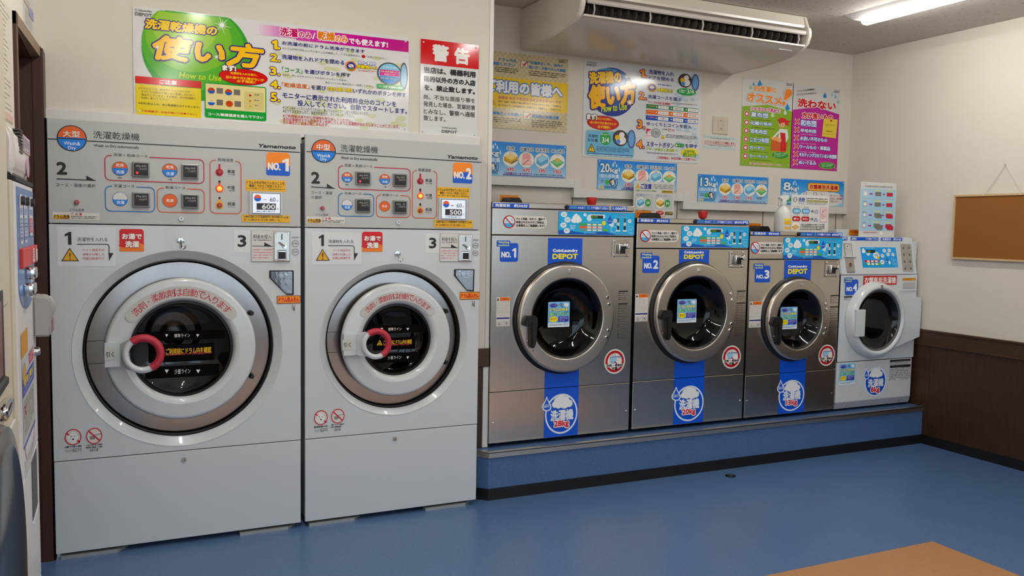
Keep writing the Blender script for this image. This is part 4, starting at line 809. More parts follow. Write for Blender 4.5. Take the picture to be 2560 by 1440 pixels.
WA3 = dict(z1=(2000, 591), z2=(2000, 648.5), z3=(2000, 929), s1=(1881.7, 579, 1949.4, 589), s2=(1998, 581, 2076.7, 591), s3=(2077, 581.5, 2104, 592), kn=(1995.4, 585), pill=(1877, 605, 1960, 634), ctl=(1959, 593.5, 2103.8, 647.8),
 no=((1888, 664.6, 1924.5, 705.8), (1884, 659, 1908.8, 672.7), (1891, 686.5, 1909, 696.5), (1911, 675, 1923, 697)), dep=(1961.5, 650.5, 2026.5, 693), t1=(1970, 663, 2017.5, 670.5), t2=(1970, 671.8, 2017.5, 684.5), cp=(2062, 652, 2091.5, 692), warn=(1874, 754, 1902, 818), list=(2076, 737.7, 2092.6, 847),
 gs=(1948.5, 767.5, 1988.6, 821), scoop=(2047, 862.7, 2085.6, 913), stripe=(1949.6, 897, 2014.4, 1030), ring=(1947, 952, 2008, 1024), drop=(1941.6, 948, 1960, 981.8), t3=(1956, 978, 1999.6, 997.8), t4=(1963, 1000, 1990.7, 1013.5), hump=(1883, 565, 1912.5, 577))
steel_washer(1, WA1, 2.8389, 3.792, 1.6983, 0, 0, 3.312, 1.022, .337, .238, '28kg', '1.000円', 'steel washing machine labelled 28kg beside the white washer-dryers')
steel_washer(2, WA2, 3.8142, 4.6924, 1.6275, 0, 0, 4.252, 1.030, .332, .234, '20kg', '800円', 'steel washing machine labelled 20kg, middle one of the three')
steel_washer(3, WA3, 4.7079, 5.5213, 1.5566, 0, 0, 5.118, .960, .295, .203, '13kg', '600円', 'steel washing machine labelled 13kg beside the small white washer')
# ================================================================ small white washing machine
Y4 = .118; P4 = PY(Y4)
def white_washer():
    x0, z = P4.m(2102, 690); x1 = P4.m(2291, 686)[0]; zc = P4.m(2195, 687)[1]; zt = P4.m(2190, 592)[1]; zs = P4.m(2185, 900)[1]; zb = ZP+.015
    zs1 = P4.m(2190, 603)[1]; yb = .78; YT = Y4+.055
    x0 = 5.535; x1 = XR-.032
    root = thing('washing_machine', 'small white washing machine labelled 8kg beside the dark wainscot', 'washing machine', ((x0+x1)/2, .45, ZP))
    bm = B()
    for a in ((x0, x0+.008, Y4+.02, yb, zb, zt-.03), (x1-.008, x1, Y4+.02, yb, zb, zt-.03), (x0, x1, yb-.01, yb, zb, zt-.03), (x0, x1, Y4+.02, yb, zb, zb+.01), (x0, x1, YT+.03, yb, zt-.03, zt-.02)): bx(bm, *a)
    obj('cabinet', bm, M_WHITE, root)
    # sloping console
    con = B(); prism(con, [(x0, Y4, zc), (x0, YT, zs1), (x0, YT+.004, zt-.01), (x0, YT+.02, zt), (x0, YT+.12, zt), (x0, YT+.12, zc)], (x1-x0, 0, 0)); bmesh.ops.bevel(con, geom=con.edges[:], offset=.006, segments=2, affect='EDGES')
    co = obj('console', con, M_WHITE, root, smooth=35)
    sl = Vector((0, YT-Y4, zs1-zc)).normalized(); nn = Vector((0, -sl.z, sl.y)); PC = Pl((0, Y4, zc), (1, 0, 0), nn); PC.T = sl
    L = (zs1-zc)
    def slab(name, b4, h, m, bev=.002):
        (a, t1), (b, t0) = PC.m(*b4[:2]), PC.m(*b4[2:]); q = B(); prism(q, [PC.at(e, 0) for e in ((a, t0), (b, t0), (b, t1), (a, t1))], nn*h); return obj(name, q, m, co)
    slab('coin_recess', (2108, 608.5, 2138, 682), .001, mat('recess_grey', '#8d8c88', .4)); slab('coin_plate', (2110, 611, 2130, 640), .004, M_GREY); slab('coin_plate', (2112, 645, 2136, 680), .006, mat('coin_grey', '#b0aeaa', .4, .4)); slab('recess_ledge', (2109, 640.5, 2139, 643.5), .012, M_WHITE)
    s, t = PC.m(2123, 662); q = PC.at((s, t), .012); obj('key_barrel', tube(B(), [PC.at((s, t), .004), q], .014, 14), M_CHROME, co, smooth=True)
    q = Pr(PC, h=.0055); q.rect(2112, 612, 2121, 624, '#d8d6d0', 1); q.ell(2115, 614.5, 2118.5, 617.5, DK, 2); q.dash(2113.5, 619, 2119.5, 623, '#7a7872', 2, 2); q.build('coin_print', co)
    q = Pr(PC); q.rect(2148.8, 616.5, 2247, 670.3, '#e8eaea', .5, .03); q.rect(2149.8, 617.5, 2246, 669, '#2f9fe0', 1, .02); c = q.sub(2149.8, 617.5, 2246, 669)
    c.rect(.16, .14, .4, .28, '#1c2018', 3); c.text('400', .18, .16, .27, .26, '#7ac043', 4); foam(c, .03, .05, .13, .3, '#f0f4f6', 3)
    for x, y, r in ((.2, .32, .05), (.42, .4, .09), (.55, .12, .0), (.66, .17, .05), (.8, .16, .05), (.59, .42, .05), (.75, .35, .05), (.89, .36, .045), (.56, .73, .06), (.16, .78, .05)):
        if r: c.ell(x-r, y-r*1.9, x+r, y+r*1.9, '#e2eef4', 2, n=18); c.dash(x-r*.6, y-r*.5, x+r*.6, y+r*.6, '#6a7a88', 3, 2)
    c.ell(.43, .42, .49, .6, '#e8c030', 3); c.dash(.42, .32, .5, .37, '#d04040', 4); c.rect(.07, .64, .46, .74, '#d0383a', 3); c.rect(.07, .77, .46, .88, '#3a9a6a', 3); c.rect(.42, .76, .52, .87, '#5fae3c', 3.5)
    for k in range(3): c.rect(.14+.11*k, .655, .21+.11*k, .73, '#eef2f2', 4, .2); c.rect(.14+.11*k, .78, .21+.11*k, .87, '#eef2f2', 4, .2)
    drop(c, .66, .45, .76, .78, '#2a78c8', 3); c.dash(.64, .68, .78, .73, '#bfe0f4', 4); c.ell(.73, .66, .79, .84, '#d8eef8', 3.5)
    for x, y, r in ((.86, .6, .06), (.93, .72, .07), (.88, .8, .05), (.95, .9, .05)): c.ring(x-r*.6, y-r*1.4, x+r*.6, y+r*1.4, .16, '#c4e6f8', 2.6)
    c.dash(.16, .04, .4, .08, '#cfe6f4', 3); q.build('control_print', co, 'blue printed control panel')
    q = Pr(PC); P = [PC.m(*e) for e in ((2250.5, 610), (2277.5, 610), (2283.5, 680), (2257, 679))]; q.face([P[0], P[3], P[2], P[1]], '#a09c94', 1)
    for k in range(4):
        for j in range(2):
            x = 2253+13.5*j+1.6*k; y = 613+17.3*k; q.rect(x, y, x+12, y+14.5, '#aaa69e', 2); q.dash(x+1.5, y+2, x+10, y+12, '#6a665e', 3, 3); q.ell(x+3, y+5, x+7, y+9, '#3c3834', 4, n=8)
    q.build('instruction_label', co)
    # strip labels on the upper face
    PT = PY(YT-.0005)
    for b4, tx in (((2106, 592, 2133, 601.7), (('400円', .1, .12, .92, .88),)), ((2142, 593, 2210.5, 602), (('d00r', .02, .12, .22, .85), ('ドアを閉めてください', .54, .2, .98, .82))), ((2218, 594, 2271, 603), (('洗濯目安', .05, .14, .46, .86), ('約30分', .57, .14, .96, .86)))):
        q = Pr(PT, P4.m); c = q.sub(*b4); c.rect(0, 0, 1, 1, SB); 
        for t, *e in tx: c.text(t, *e, '#e6ecf4', 2, .04)
        q.build('strip_label', root)
    # front with hole, door, glass
    PF = PY(Y4-.06); ta, tb = PF.m(2200, 725)[1], PF.m(2200, 877)[1]; cz = (ta+tb)/2; RG = (ta-tb)/2; cx = PF.m(2200, 803)[0]; RO = RG*1.17+.004
    bm = B(); plate_hole(bm, x0, x1, zs+.002, zc-.002, cx, cz, RG+.01, Y4+.002, 64); obj('front_panel', bm, M_WHITE, root)
    bm = B(); N = 48; prof = [(RO+.016, 0), (RO+.006, -.04), (RO-.004, -.056), (RO-.02, -.064), (RG+.012, -.062), (RG+.002, -.05), (RG, .004)]; lathe(bm, cx, cz, prof, 64, Y4)
    dr = obj('door', bm, M_WHITE, root, smooth=50, lab='white door ring with hinge wing')
    wing = [(cx+RO*.62, cz+RO*.76), (x1-.002, cz+.155), (x1-.002, cz-.135), (cx+RO*.5, cz-RO*.84), (cx+RG+.03, cz)]
    bm = B(); prism(bm, [(x, Y4-.001, z) for x, z in wing], (0, -.045, 0)); obj('door_wing', bm, M_WHITE, dr, smooth=30)
    obj('glass_seal', lathe(B(), cx, cz, [(RG+.003, -.05), (RG-.012, -.042), (RG-.02, .02)], 56, Y4), mat('seal_grey', '#55565a', .4), dr, smooth=True)
    obj('glass', lathe(B(), cx, cz, [(RG-.008, -.044), (RG-.03, -.02), (RG*.6, -.008), (0, -.005)], 56, Y4, front=True), M_GLASS2, dr, smooth=80)
    dm = obj('drum', lathe(B(), cx, cz, [(RG, .03), (RG-.02, .06), (RG+.04, .09), (RG+.04, .42), (0, .46)], 48, Y4), M_DRUM, root, smooth=40)
    for a in (30, 150, 270):
        x, z = cx+(RG+.02)*math.cos(R(a)), cz+(RG+.02)*math.sin(R(a)); obj('drum_paddle', tube(B(), [(x, Y4+.1, z), (x, Y4+.4, z)], .02, 8), M_DRUM, dm, smooth=True)
    (a, t1), (b, t0) = PF.m(2138, 774), PF.m(2157, 841); obj('handle', box(a, b, Y4-.078, Y4-.05, t0, t1, .006), M_WHITE, dr)
    obj('latch_mark', box(cx-.008, cx+.008, Y4-.066, Y4-.055, cz+RG+.008, cz+RG+.034), mat('mark_grey', '#7a6a6a', .5), dr)
    obj('lower_panel', box(x0+.002, x1-.012, Y4, Y4+.02, zb+.045, zs-.003, .008), M_WHITE, root); obj('toe_panel', prism(B(), [(x0+.002, Y4+.001, zb+.05), (x0+.002, Y4+.018, zb), (x0+.002, Y4+.04, zb), (x0+.002, Y4+.04, zb+.05)], (x1-x0-.016, 0, 0)), mat('toe_grey', '#a8a8ae', .4), root)
    for k in (.14, .84): stud(root, 'screw', x0+(x1-x0)*k, zb+.022, .007, M_CHROME, Y4+.011, .006, None, 10)
    for x in (x0+.08, x1-.08):
        for y in (Y4+.08, yb-.08): obj('foot', lathe_z(x, y, ZP, zb+.004, .03), M_BLACK, root)
    (a, t1), (b, t0) = P4.m(2250.5, 691.5), P4.m(2289, 727); dw = obj('soap_drawer', box(a, min(b, x1-.004), Y4-.008, Y4+.01, t0, t1, .005), M_WHITE, root); obj('drawer_pull', box(a+.025, min(b, x1)-.025, Y4-.011, Y4-.004, t0+.02, t0+.065, .006), mat('pull_grey', '#b8b6b4', .4), dw)  # pull is a darker grey than the drawer front
    q = Pr(Pl((0, Y4-.008, 0), (1, 0, 0), (0, -1, 0)), P4.m); q.rect(2254, 695, 2286, 701, '#e09a28'); q.dash(2256, 696.5, 2284, 699.5, '#9a6418', 2); q.build('drawer_label', dw)
    q = Pr(P4); q.rect(2159, 689.9, 2241, 711.5, '#b8242c'); q.text('衣類専用洗濯機', 2161, 693, 2239, 708.5, '#f0eeea', 2, .02); q.build('clothes_only_sticker', root)
    q = Pr(P4); flagno(q, (2114, 699, 2144, 737), (2111, 694, 2130.5, 706), (2116, 717, 2131, 728), (2132.5, 709, 2142, 728), 4); q.build('number_sticker', root)
    q = Pr(P4); q.rect(2110.5, 740.5, 2130.5, 743.5, '#2a2826'); q.dash(2110.5, 745, 2130, 751, '#9a9894', 1, 2); q.build('small_label', root)
    q = Pr(P4); drum_sticker(q, (2099, 910, 2136, 960)); q.build('wipe_sticker', root)
    q = Pr(P4); kg_logo(q, (2163, 919, 2213, 988), (2158, 920, 2173, 948), (2169, 948, 2207, 965), (2176, 968, 2197, 982), '8kg'); q.build('capacity_sticker', root)
    q = Pr(P4); q.rect(2225, 900, 2276, 902.6, '#2a2826'); q.dash(2225, 904, 2275, 911, '#8a8884', 1, 3); q.rect(2225, 914, 2276, 916.2, '#2a2826'); q.dash(2224, 919, 2249, 950, '#8a8884', 1, 8); q.dash(2251, 918, 2275, 949, '#8a8884', 1, 8); q.build('instruction_label', root)
    # rear box on top with an orange tag
    bxp = PY(.33); (a, t1), (b, _) = bxp.m(2092, 573), bxp.m(2155, 590); obj('rear_box', box(a, b, .33, .75, zt-.02, t1, .004), M_WHITE, root)
    return root, zt
w4, ZT4 = white_washer()
# ================================================================ ceiling-hung air conditioner
def air_conditioner():
    x0, x1 = 3.35, 5.12; ac = thing('air_conditioner', 'long cream ceiling-hung air conditioner with open louver above the washers', 'air conditioner', ((x0+x1)/2, .48, 2.726))
    MA = mat('ac_cream', '#dbd4c6', .2, spec=.5); MI = mat('ac_inner', '#2a2623', .6); MF = mat('ac_flap', '#cfcac0', .3)
    prof = [(YB-.001, 2.728), (.41, 2.732), (.24, 2.752), (.14, 2.776), (.105, 2.79), (.10, 2.796), (.16, 2.806), (.16, 2.905), (.10, 2.915), (.098, 2.93), (.118, ZC-.003), (YB-.001, ZC-.003)]
    bm = B(); prism(bm, [(x0+.03, y, z) for y, z in prof], (x1-x0-.06, 0, 0)); obj('casing', bm, MA, ac, smooth=25)
    end = [(YB-.001, 2.727), (.41, 2.730), (.24, 2.749), (.13, 2.774), (.082, 2.81), (.062, 2.86), (.066, 2.905), (.085, 2.918), (.115, ZC-.002), (YB-.001, ZC-.002)]
    for a in (x0, x1-.035):
        bm = B(); prism(bm, [(a, y, z) for y, z in end], (.035, 0, 0)); bmesh.ops.bevel(bm, geom=bm.edges[:], offset=.006, segments=2, affect='EDGES'); obj('end_cap', bm, MA, ac, smooth=35)
    obj('outlet_lining', box(x0+.034, x1-.034, .150, .159, 2.807, 2.904), MI, ac)
    bm = B(); prism(bm, [(x0+.05, .078, 2.862), (x0+.05, .070, 2.868), (x0+.05, .071, 2.884), (x0+.05, .080, 2.893), (x0+.05, .148, 2.903), (x0+.05, .148, 2.895), (x0+.05, .09, 2.878)], (x1-x0-.095, 0, 0)); obj('flap', bm, MF, ac, smooth=30, lab='long grey air flap')
    obj('outlet_lip', box(x0+.036, x1-.036, .088, .135, 2.790, 2.803, .003), MA, ac)
    for k in range(5):
        x = x0+.10+(x1-x0-.2)*k/4; obj('flap_bracket', prism(B(), [(x, .09, 2.80), (x, .078, 2.83), (x, .085, 2.866), (x, .094, 2.866), (x, .088, 2.83), (x, .10, 2.80)], (.006, 0, 0)), MF, ac)
    v0 = None; nv = 30
    for k in range(nv):
        x = x0+.07+(x1-x0-.16)*k/(nv-1)
        if v0 is None:
            bm = B(); q = [(.148, 2.806), (.115, 2.806), (.098, 2.825), (.092, 2.845), (.098, 2.86), (.148, 2.862)]; prism(bm, [(x, y, z) for y, z in q], (.003, 0, 0)); v0 = obj('vane', bm, mat('vane_dark', '#4a423c', .5), ac); bx0 = x
        else:
            o = v0.copy(); COL.objects.link(o); o.parent = ac; o.location = (x-bx0, 0, 0)
    obj('name_bar', box(x1-.20, x1-.09, .150, .155, 2.768, 2.773), M_WHITE, ac)
air_conditioner()
# ================================================================ posters
PU, NV = '#3a2672', '#2b2f7c'
def logo(p, x0, y0, x1, y1, col='#7a7876'):
    h = y1-y0; p.text('CoinLaundry', x0, y0, x1, y0+h*.42, col, 3, .04); p.text('DEPOT', x0, y0+h*.45, x1, y1, col, 3, .07)
def spark(p, x, y, r, l=8):
    for a in range(0, 180, 30):
        k = 1 if a % 60 == 0 else .6; c, s = math.cos(R(a+15))*r*k, math.sin(R(a+15))*r*k; n = (-math.sin(R(a+15))*r*.05, math.cos(R(a+15))*r*.05)
        p.poly([(x-c, y-s), (x+n[0], y+n[1]), (x+c, y+s), (x-n[0], y-n[1])], '#f6faf0', l)
    p.ell(x-r*.2, y-r*.2, x+r*.2, y+r*.2, '#f6faf0', l)
def clipell(p, x0, y0, x1, y1, col, l, ytop=None, ybot=None, n=64):
    (a, d), (b, c) = p.m(x0, y0), p.m(x1, y1); T = p.m(331, 15)[1]-.003*(ytop-22) if ytop is not None else 9; Bt = p.m((x0+x1)/2, ybot)[1] if ybot is not None else -9
    p.face([((a+b)/2+(b-a)/2*math.cos(2*math.pi*i/n), max(Bt, min(T, (c+d)/2+(d-c)/2*math.sin(2*math.pi*i/n)))) for i in range(n)], col, l)
def balloon(p, b, mz, lines):
    p.ell(b[0]-1, b[1]-1, b[2]+1, b[3]+1, '#2a1420', 4); p.ell(*b, '#c8202c', 5); p.text('まず!', *mz, '#f8f4f0', 8, .07, (('#2a1420', .1),))
    for t, k in lines: p.text(t, *k, '#f2d24a', 7, .03)
def laundry_drum(p, ring, door, l=4):
    p.ell(*ring, '#241c1c', l); x0, y0, x1, y1 = ring; w, h = x1-x0, y1-y0
    p.ell(x0+w*.08, y0+h*.08, x1-w*.08, y1-h*.08, '#4a3c40', l+1); p.ell(x0+w*.2, y0+h*.35, x1-w*.12, y1-h*.1, '#f0eeea', l+2); p.ell(x0+w*.14, y0+h*.3, x0+w*.5, y0+h*.62, '#e8c048', l+3); p.ell(x0+w*.42, y0+h*.14, x0+w*.78, y0+h*.48, '#f2f0ec', l+3); p.ell(x0+w*.2, y0+h*.55, x0+w*.5, y0+h*.85, '#5a90d0', l+3)
    p.ell(*door, '#4a5a80', l+1); a, b, c, d = door; p.ell(a+(c-a)*.16, b+(d-b)*.08, c-(c-a)*.16, d-(d-b)*.08, '#7aa8dc', l+2)
def nodet(p, b, l=4):
    x0, y0, x1, y1 = b; w, h = x1-x0, y1-y0; p.ell(*b, '#e08a3a', l); p.ell(x0+w*.1, y0+h*.1, x1-w*.1, y1-h*.1, '#2a3a8c', l+1); p.ell(x0+w*.25, y0+h*.3, x0+w*.75, y0+h*.65, '#e8eef4', l+2); p.line([(x0+w*.15, y0+h*.2), (x1-w*.15, y1-h*.2)], .004, '#e0703a', l+3); p.ell(x0+w*.25, y0+h*.66, x1-w*.25, y0+h*.86, '#5a8a3c', l+2)
def gradrect(p, x0, y0, x1, y1, c0, c1, n, l=1, horiz=False):
    A = [int(c0[i:i+2], 16) for i in (1, 3, 5)]; Z = [int(c1[i:i+2], 16) for i in (1, 3, 5)]; q = p.sub(x0, y0, x1, y1)
    for k in range(n):
        col = '#%02x%02x%02x' % tuple(int(a+(b-a)*k/(n-1)) for a, b in zip(A, Z))
        q.rect(*((k/n, 0, (k+1)/n, 1) if horiz else (0, k/n, 1, (k+1)/n)), col, l)

# --- how to use the washer-dryer
r, p = board('poster', 'wide green and white how-to-use poster above the large washer-dryer', PPW, (331, 15), (1020.5, 334), .004, '#dfe0de', rough=.12)
random.seed(5)
for k in range(60):
    x, y = random.uniform(690, 1008), random.uniform(125, 320); y = max(y, 118+(x-690)*.06); 
    if random.random() < .8: p.ell(x-10, y-6, x+12, y+6, '#cfd3ae', .6, n=16)
clipell(p, 352, -6, 627, 262, '#3d9a34', 1, 23, 262); clipell(p, 352, -6, 612, 235, '#57ab38', 1.4, 24, 240); clipell(p, 362, -2, 580, 190, '#7cba3c', 1.8, 25); clipell(p, 380, 5, 540, 140, '#9cc84e', 2.2, 26)
logo(p, 337, 22, 380, 41)
p.text('洗濯乾燥機の', 362, 46, 543, 91, '#f0cc3c', 6, .05, ((PU, .1),), sk=.15); p.text('使い方', 379, 85, 656, 174, '#f2c22e', 8, .055, ((PU, .055),), sk=.22)
spark(p, 554, 64, 26, 12); spark(p, 393, 119, 12, 12); spark(p, 541, 143, 12, 12)
p.text('How to Use', 448, 180, 554, 204, '#c8d83c', 6, .03, sk=.2)
p.rect(338, 190, 503, 221, '#cf2634', 4); p.text('ご注意', 398, 199, 442, 213.5, '#f6f0ec', 6, .05); p.rect(339, 209.5, 503, 296, '#e6cf4c', 5)
p.text('※タオルなどは、脱水中ドラムにはり付き', 346, 217.5, 474, 230, '#4a4420', 7); p.text('やすいため脱水が弱くなり乾燥しきれない', 353, 226, 486, 238.5, '#4a4420', 7); p.text('場合がございます。その場合、他の乾燥機で', 353, 234, 489, 247.5, '#4a4420', 7); p.text('乾燥し直して下さい。', 353, 242, 421, 252, '#4a4420', 7)
p.text('※毛布2枚以上は、他の乾燥機をおすすめします。', 346, 255, 499, 269.5, '#4a4420', 7, .015); p.text('ご利用後は、お忘れ物にご注意下さい。', 354, 275, 492, 289, '#c83c24', 7, .035)
p.rect(511, 205.5, 665.5, 304, '#22983c', 3, .06); p.rect(513.5, 208.5, 663, 282, '#e4d8a0', 4, .04); p.text('コース/乾燥温度を選んで下さい', 520, 281, 658, 298, '#f4f4ee', 5, .04)
for (x, y), kind in (((528, 227), 'both'), ((571, 231), 'both'), ((528, 256), 'wash'), ((573, 260), 'dry')):
    p.ell(x-9, y-8.5, x+9, y+8.5, '#c8502c' if kind != 'wash' else '#ece4c0', 5); 
    if kind != 'dry': p.ell(x-9, y-8.5, x+9, y+8.5, '#2f60b4', 6, -180, 0)
    p.rect(x+13, y-7, x+29, y+8, '#77706a', 5); p.dash(x-5, y-5, x+5, y-2, '#7a2a18', 7)
p.rect(610, 229, 659, 277, '#d6c98c', 4.5)
for y, c in ((239, '#b43040'), (253, '#c88a30'), (266, '#d8b848')): p.ell(622, y-3, 628, y+3, c, 6); p.dash(636, y-3, 647, y+2, '#4a4a60', 6)
balloon(p, (547, 168, 668, 217), (555, 162, 590, 180), [('洗濯物を入れる前に、', (575.6, 179.6, 643, 187)), ('忘れ物や汚れ等がないか', (564, 189, 660, 199.5)), ('必ず確認!!', (591.6, 199, 637.8, 210))])
gradrect(p, 640, 60, 740, 97, '#e6dce4', '#d05aa8', 12, 2, True); gradrect(p, 740, 71, 1020.5, 131, '#d05aa8', '#bc1c84', 8, 2, True)
p.rect(640, 60, 640.5, 61, '#e6dce4', 2)
p.text('洗濯', 699, 68, 744, 95, '#c02068', 6, .04, (('#f6f2f4', .08),)); p.text('のみ', 746, 79, 778, 98, '#c02068', 6, .04, (('#f6f2f4', .1),)); p.text('/', 780, 82, 788, 99, '#f6f2f4', 6, .04); p.text('乾燥', 793, 77, 837, 104.5, '#e08424', 6, .04, (('#f6f2f4', .08),)); p.text('のみ', 838, 88, 868, 109, '#e08424', 6, .04, (('#f6f2f4', .1),)); p.text('でも使えます!', 871, 94, 969, 121, '#f6f2f4', 6, .05)
for t, k in (('1.', (679, 100, 700, 125)), ('2.', (675, 134, 701, 156)), ('3.', (674, 167, 700, 190)), ('4.', (675, 200, 701, 223)), ('5.', (676, 231.5, 700, 255))): p.text(t, *k, '#f2d23c', 5, .06, ((PU, .08),))
for t, k, c, b in (('お洗濯の前にドラム洗浄ができます', (704.6, 102.5, 911, 134), NV, .02), ('※ドラムの中に何も入っていないことを確認して、ドラム洗浄ボタン', (706, 118, 899, 143.5), '#3a3a40', 0), ('を押してください。', (917.7, 140, 968, 150), '#3a3a40', 0), ('洗濯物を入れドアを閉める', (704, 136, 860, 163), NV, .02),
    ('「コース」', (704.6, 167, 755.6, 185), '#3c8a4c', .02), ('を選びボタンを押す', (761, 173, 875.5, 194.5), NV, .02), ('※必ず、押したボタンのランプが点灯していることを確認し', (706, 185, 869, 204), '#3a3a40', 0), ('点灯していない場合はもう一度押して下さい。', (812, 203.5, 934, 219.5), '#3a3a40', 0),
    ('「乾燥温度」', (704, 205.5, 773, 223), '#d8782c', .02), ('を選び', (777.5, 212.5, 814.6, 227), NV, .02), ('いずれかのボタンを押す', (881.7, 221, 1014, 244.5), NV, .02), ('モニターに表示された利用料金分のコインを', (705.6, 230.5, 990, 268), NV, .02), ('投入してください。自動でスタートします。', (743, 250, 1016.7, 285.5), NV, .02),
    ('※コインはゆっくりと入れてください。急いで入れるとコイン詰りの原因になります。', (706.7, 264, 921, 288.5), '#3a3a40', 0), ('※おつりは出ませんので、指定の料金だけ、コインを入れて下さい。', (706.7, 272.5, 884, 294.5), '#3a3a40', 0), ('※ご利用後は速やかに洗濯物を取り出してください。', (706.7, 285.5, 879.6, 305), '#c0303c', .01),
    ('次のお客様がドラム洗浄ボタンを押してしまうと洗濯物がぬれてしまうことがございます。', (706.7, 293, 998, 322), '#c0303c', .01), ('その場合のご返金は致しかねます。', (706.7, 301.5, 821, 317.5), '#c0303c', .01)): p.text(t, *k, c, 5, b)
p.ell(903.5, 137, 912.5, 146, '#b8202c', 5)
for t, x, y in (('高温', 818, 216.7), ('中温', 839, 218), ('低温', 861, 219.6)): p.rect(x, y, x+19, y+12, '#6a5a20', 4, .3); p.rect(x+.7, y+.7, x+18.3, y+11.3, '#f0d860', 5, .3); p.text(t, x+2.5, y+2.5, x+16.5, y+9.8, '#4a3a10', 6)
nodet(p, (863, 151.5, 890.6, 180)); p.text('洗剤・柔軟剤', 895, 152.5, 938, 164.5, '#f0f4fa', 6, .03, (('#3a50a0', .1),)); p.text('自動投入!!', 892, 161.5, 941, 175, '#f0d83c', 6, .05, (('#5a4a20', .08),)); p.dash(895, 174, 940, 183, '#c86a5a', 5, 2)
p.ell(942, 153.5, 1003.5, 216, '#3c3a40', 4); p.ell(945.5, 157, 1000, 212, '#8cc8e4', 5); q = p.sub(945.5, 157, 1000, 212); q.rect(.06, .32, .94, .62, '#d0388c', 6); q.ell(.06, .32, .94, .98, '#3a8ad0', 5.5, -180, 0); q.dash(.2, .16, .8, .26, '#e8f4f8', 7); q.text('洗濯+乾燥 標準 コース', .08, .37, .96, .46, '#f6e8c0', 7); q.text('乾燥コース', .26, .5, .74, .59, '#f6eaf2', 7); q.text('洗濯+乾燥 少量 コース', .1, .7, .92, .79, '#f0e48c', 7)
p.ell(999, 156, 1018, 226, '#4a4a54', 6); p.ell(1001.5, 161, 1015.5, 221, '#9cc4dc', 7); p.rect(941.5, 209.5, 1008.7, 227, '#2a9a4a', 8, .2); p.text('コース別 洗濯物の適量', 945, 213, 1005, 223, '#f0f6ee', 9, .03)
p.build('print', r)
# --- warning sign
r, p = board('poster', 'red and white warning sign beside the green how-to-use poster', PPW, (1051, 97), (1192, 345), .005, '#dcdedd', rough=.11)
p.rect(1051, 97, 1195.6, 174, '#c81e34', 1); p.text('警', 1080, 110, 1121, 157, '#ecebe6', 3, .05); p.text('告', 1135, 118, 1173, 164, '#ecebe6', 3, .05)
for t, k, b in (('当店は、機器利用', (1059, 166.5, 1187.5, 195), .045), ('目的以外の方の入店', (1059.7, 189, 1187.5, 216), .045), ('を、禁止致します。', (1059.7, 211, 1186.5, 237), .045), ('尚、不当な居座り等を', (1058.6, 235.5, 1186.5, 258.5), .01), ('発見した場合、営業妨害', (1058, 253, 1186.5, 276), .01), ('とみなし、警察へ通報', (1058, 271, 1186, 294), .01), ('致します。', (1058, 288, 1112.6, 305), .01)): p.text(t, *k, '#232122' if b > .02 else '#4a4848', 3, b)
logo(p, 1103.5, 316.5, 1141.8, 334.5); p.build('print', r)
# --- notice to customers
r, p = board('poster', 'yellow banded customer notice sign with blue headings behind the air conditioner', PBK, (1152, 118), (1416, 332.4), .004, '#d4c8a8', rough=.13)
q = p.sub(1152, 118, 1416, 332.4)
for i in range(44):
    for j in range(30):
        if (i+j) % 2: q.rect(i/44, j/30, (i+1)/44, (j+1)/30, '#c8ba96', .5)
(a, t1), (b, t0) = p.m(1153, 183), p.m(1417.5, 283.8); p.face([(a, t0), (b, t0), (b, t1), (a, t1)], '#e8c52c', 1)
p.text('ご利用の皆様へ', 1214, 196, 1405, 246.5, '#f2f4f6', 6, .055, (('#2070b4', .07),))
for t, k, c, b in (('必ず、ドラム内を', (1214, 140.5, 1290.4, 157), '#2a80b8', .03), ('ご確認ください', (1219, 152, 1286.5, 168), '#2a80b8', .03), ('「洗濯表示」や、店内の', (1321.6, 152.5, 1406.8, 169.5), '#2a80b8', .03), ('使い方・注意パネルを確認', (1321, 163.5, 1413, 181.5), '#2a80b8', .03), ('当店は セルフ方式のコインランドリーです', (1244.5, 239, 1402, 260.5), '#b0305c', .02),
    ('紛失・盗難・色落ちや縮み等のトラブルにつきましては、一切責任を', (1244.5, 250.5, 1401.5, 269), '#3a3420', .01), ('負いかねます。お洗濯表示やご注意をよくご確認の上、ご利用下さい。', (1244.5, 259.5, 1403, 278.5), '#3a3420', .01), ('公衆衛生上のお願い', (1222, 277, 1302, 292), '#2a80b8', .03), ('洗濯物の放置注意', (1328.7, 285.5, 1396, 300), '#2a80b8', .03)): p.text(t, *k, c, 4, b)
p.dash(1236, 166.5, 1295, 187, '#5a5040', 3, 3); p.dash(1321, 176, 1412, 200, '#5a5040', 3, 3); p.dash(1233, 292, 1301, 312, '#5a5040', 3, 3); p.dash(1328, 299, 1404, 325, '#5a5040', 3, 4)
for x, y in ((1301, 151.5), (1308, 281)):
    p.rect(x, y, x+16.5, y+18, '#4a4440', 3); p.rect(x+.8, y+.8, x+15.7, y+17.2, '#e6dfcc', 4); p.poly([(x+3.5, y+7), (x+7, y+10), (x+17, y+1), (x+19, y+2.5), (x+7.5, y+15.5)], '#b82434', 5)
p.poly([(1226, 262), (1240, 264), (1232, 247)], '#d8a020', 3); logo(p, 1396, 147.5, 1417, 157, '#5a5048'); p.build('print', r)
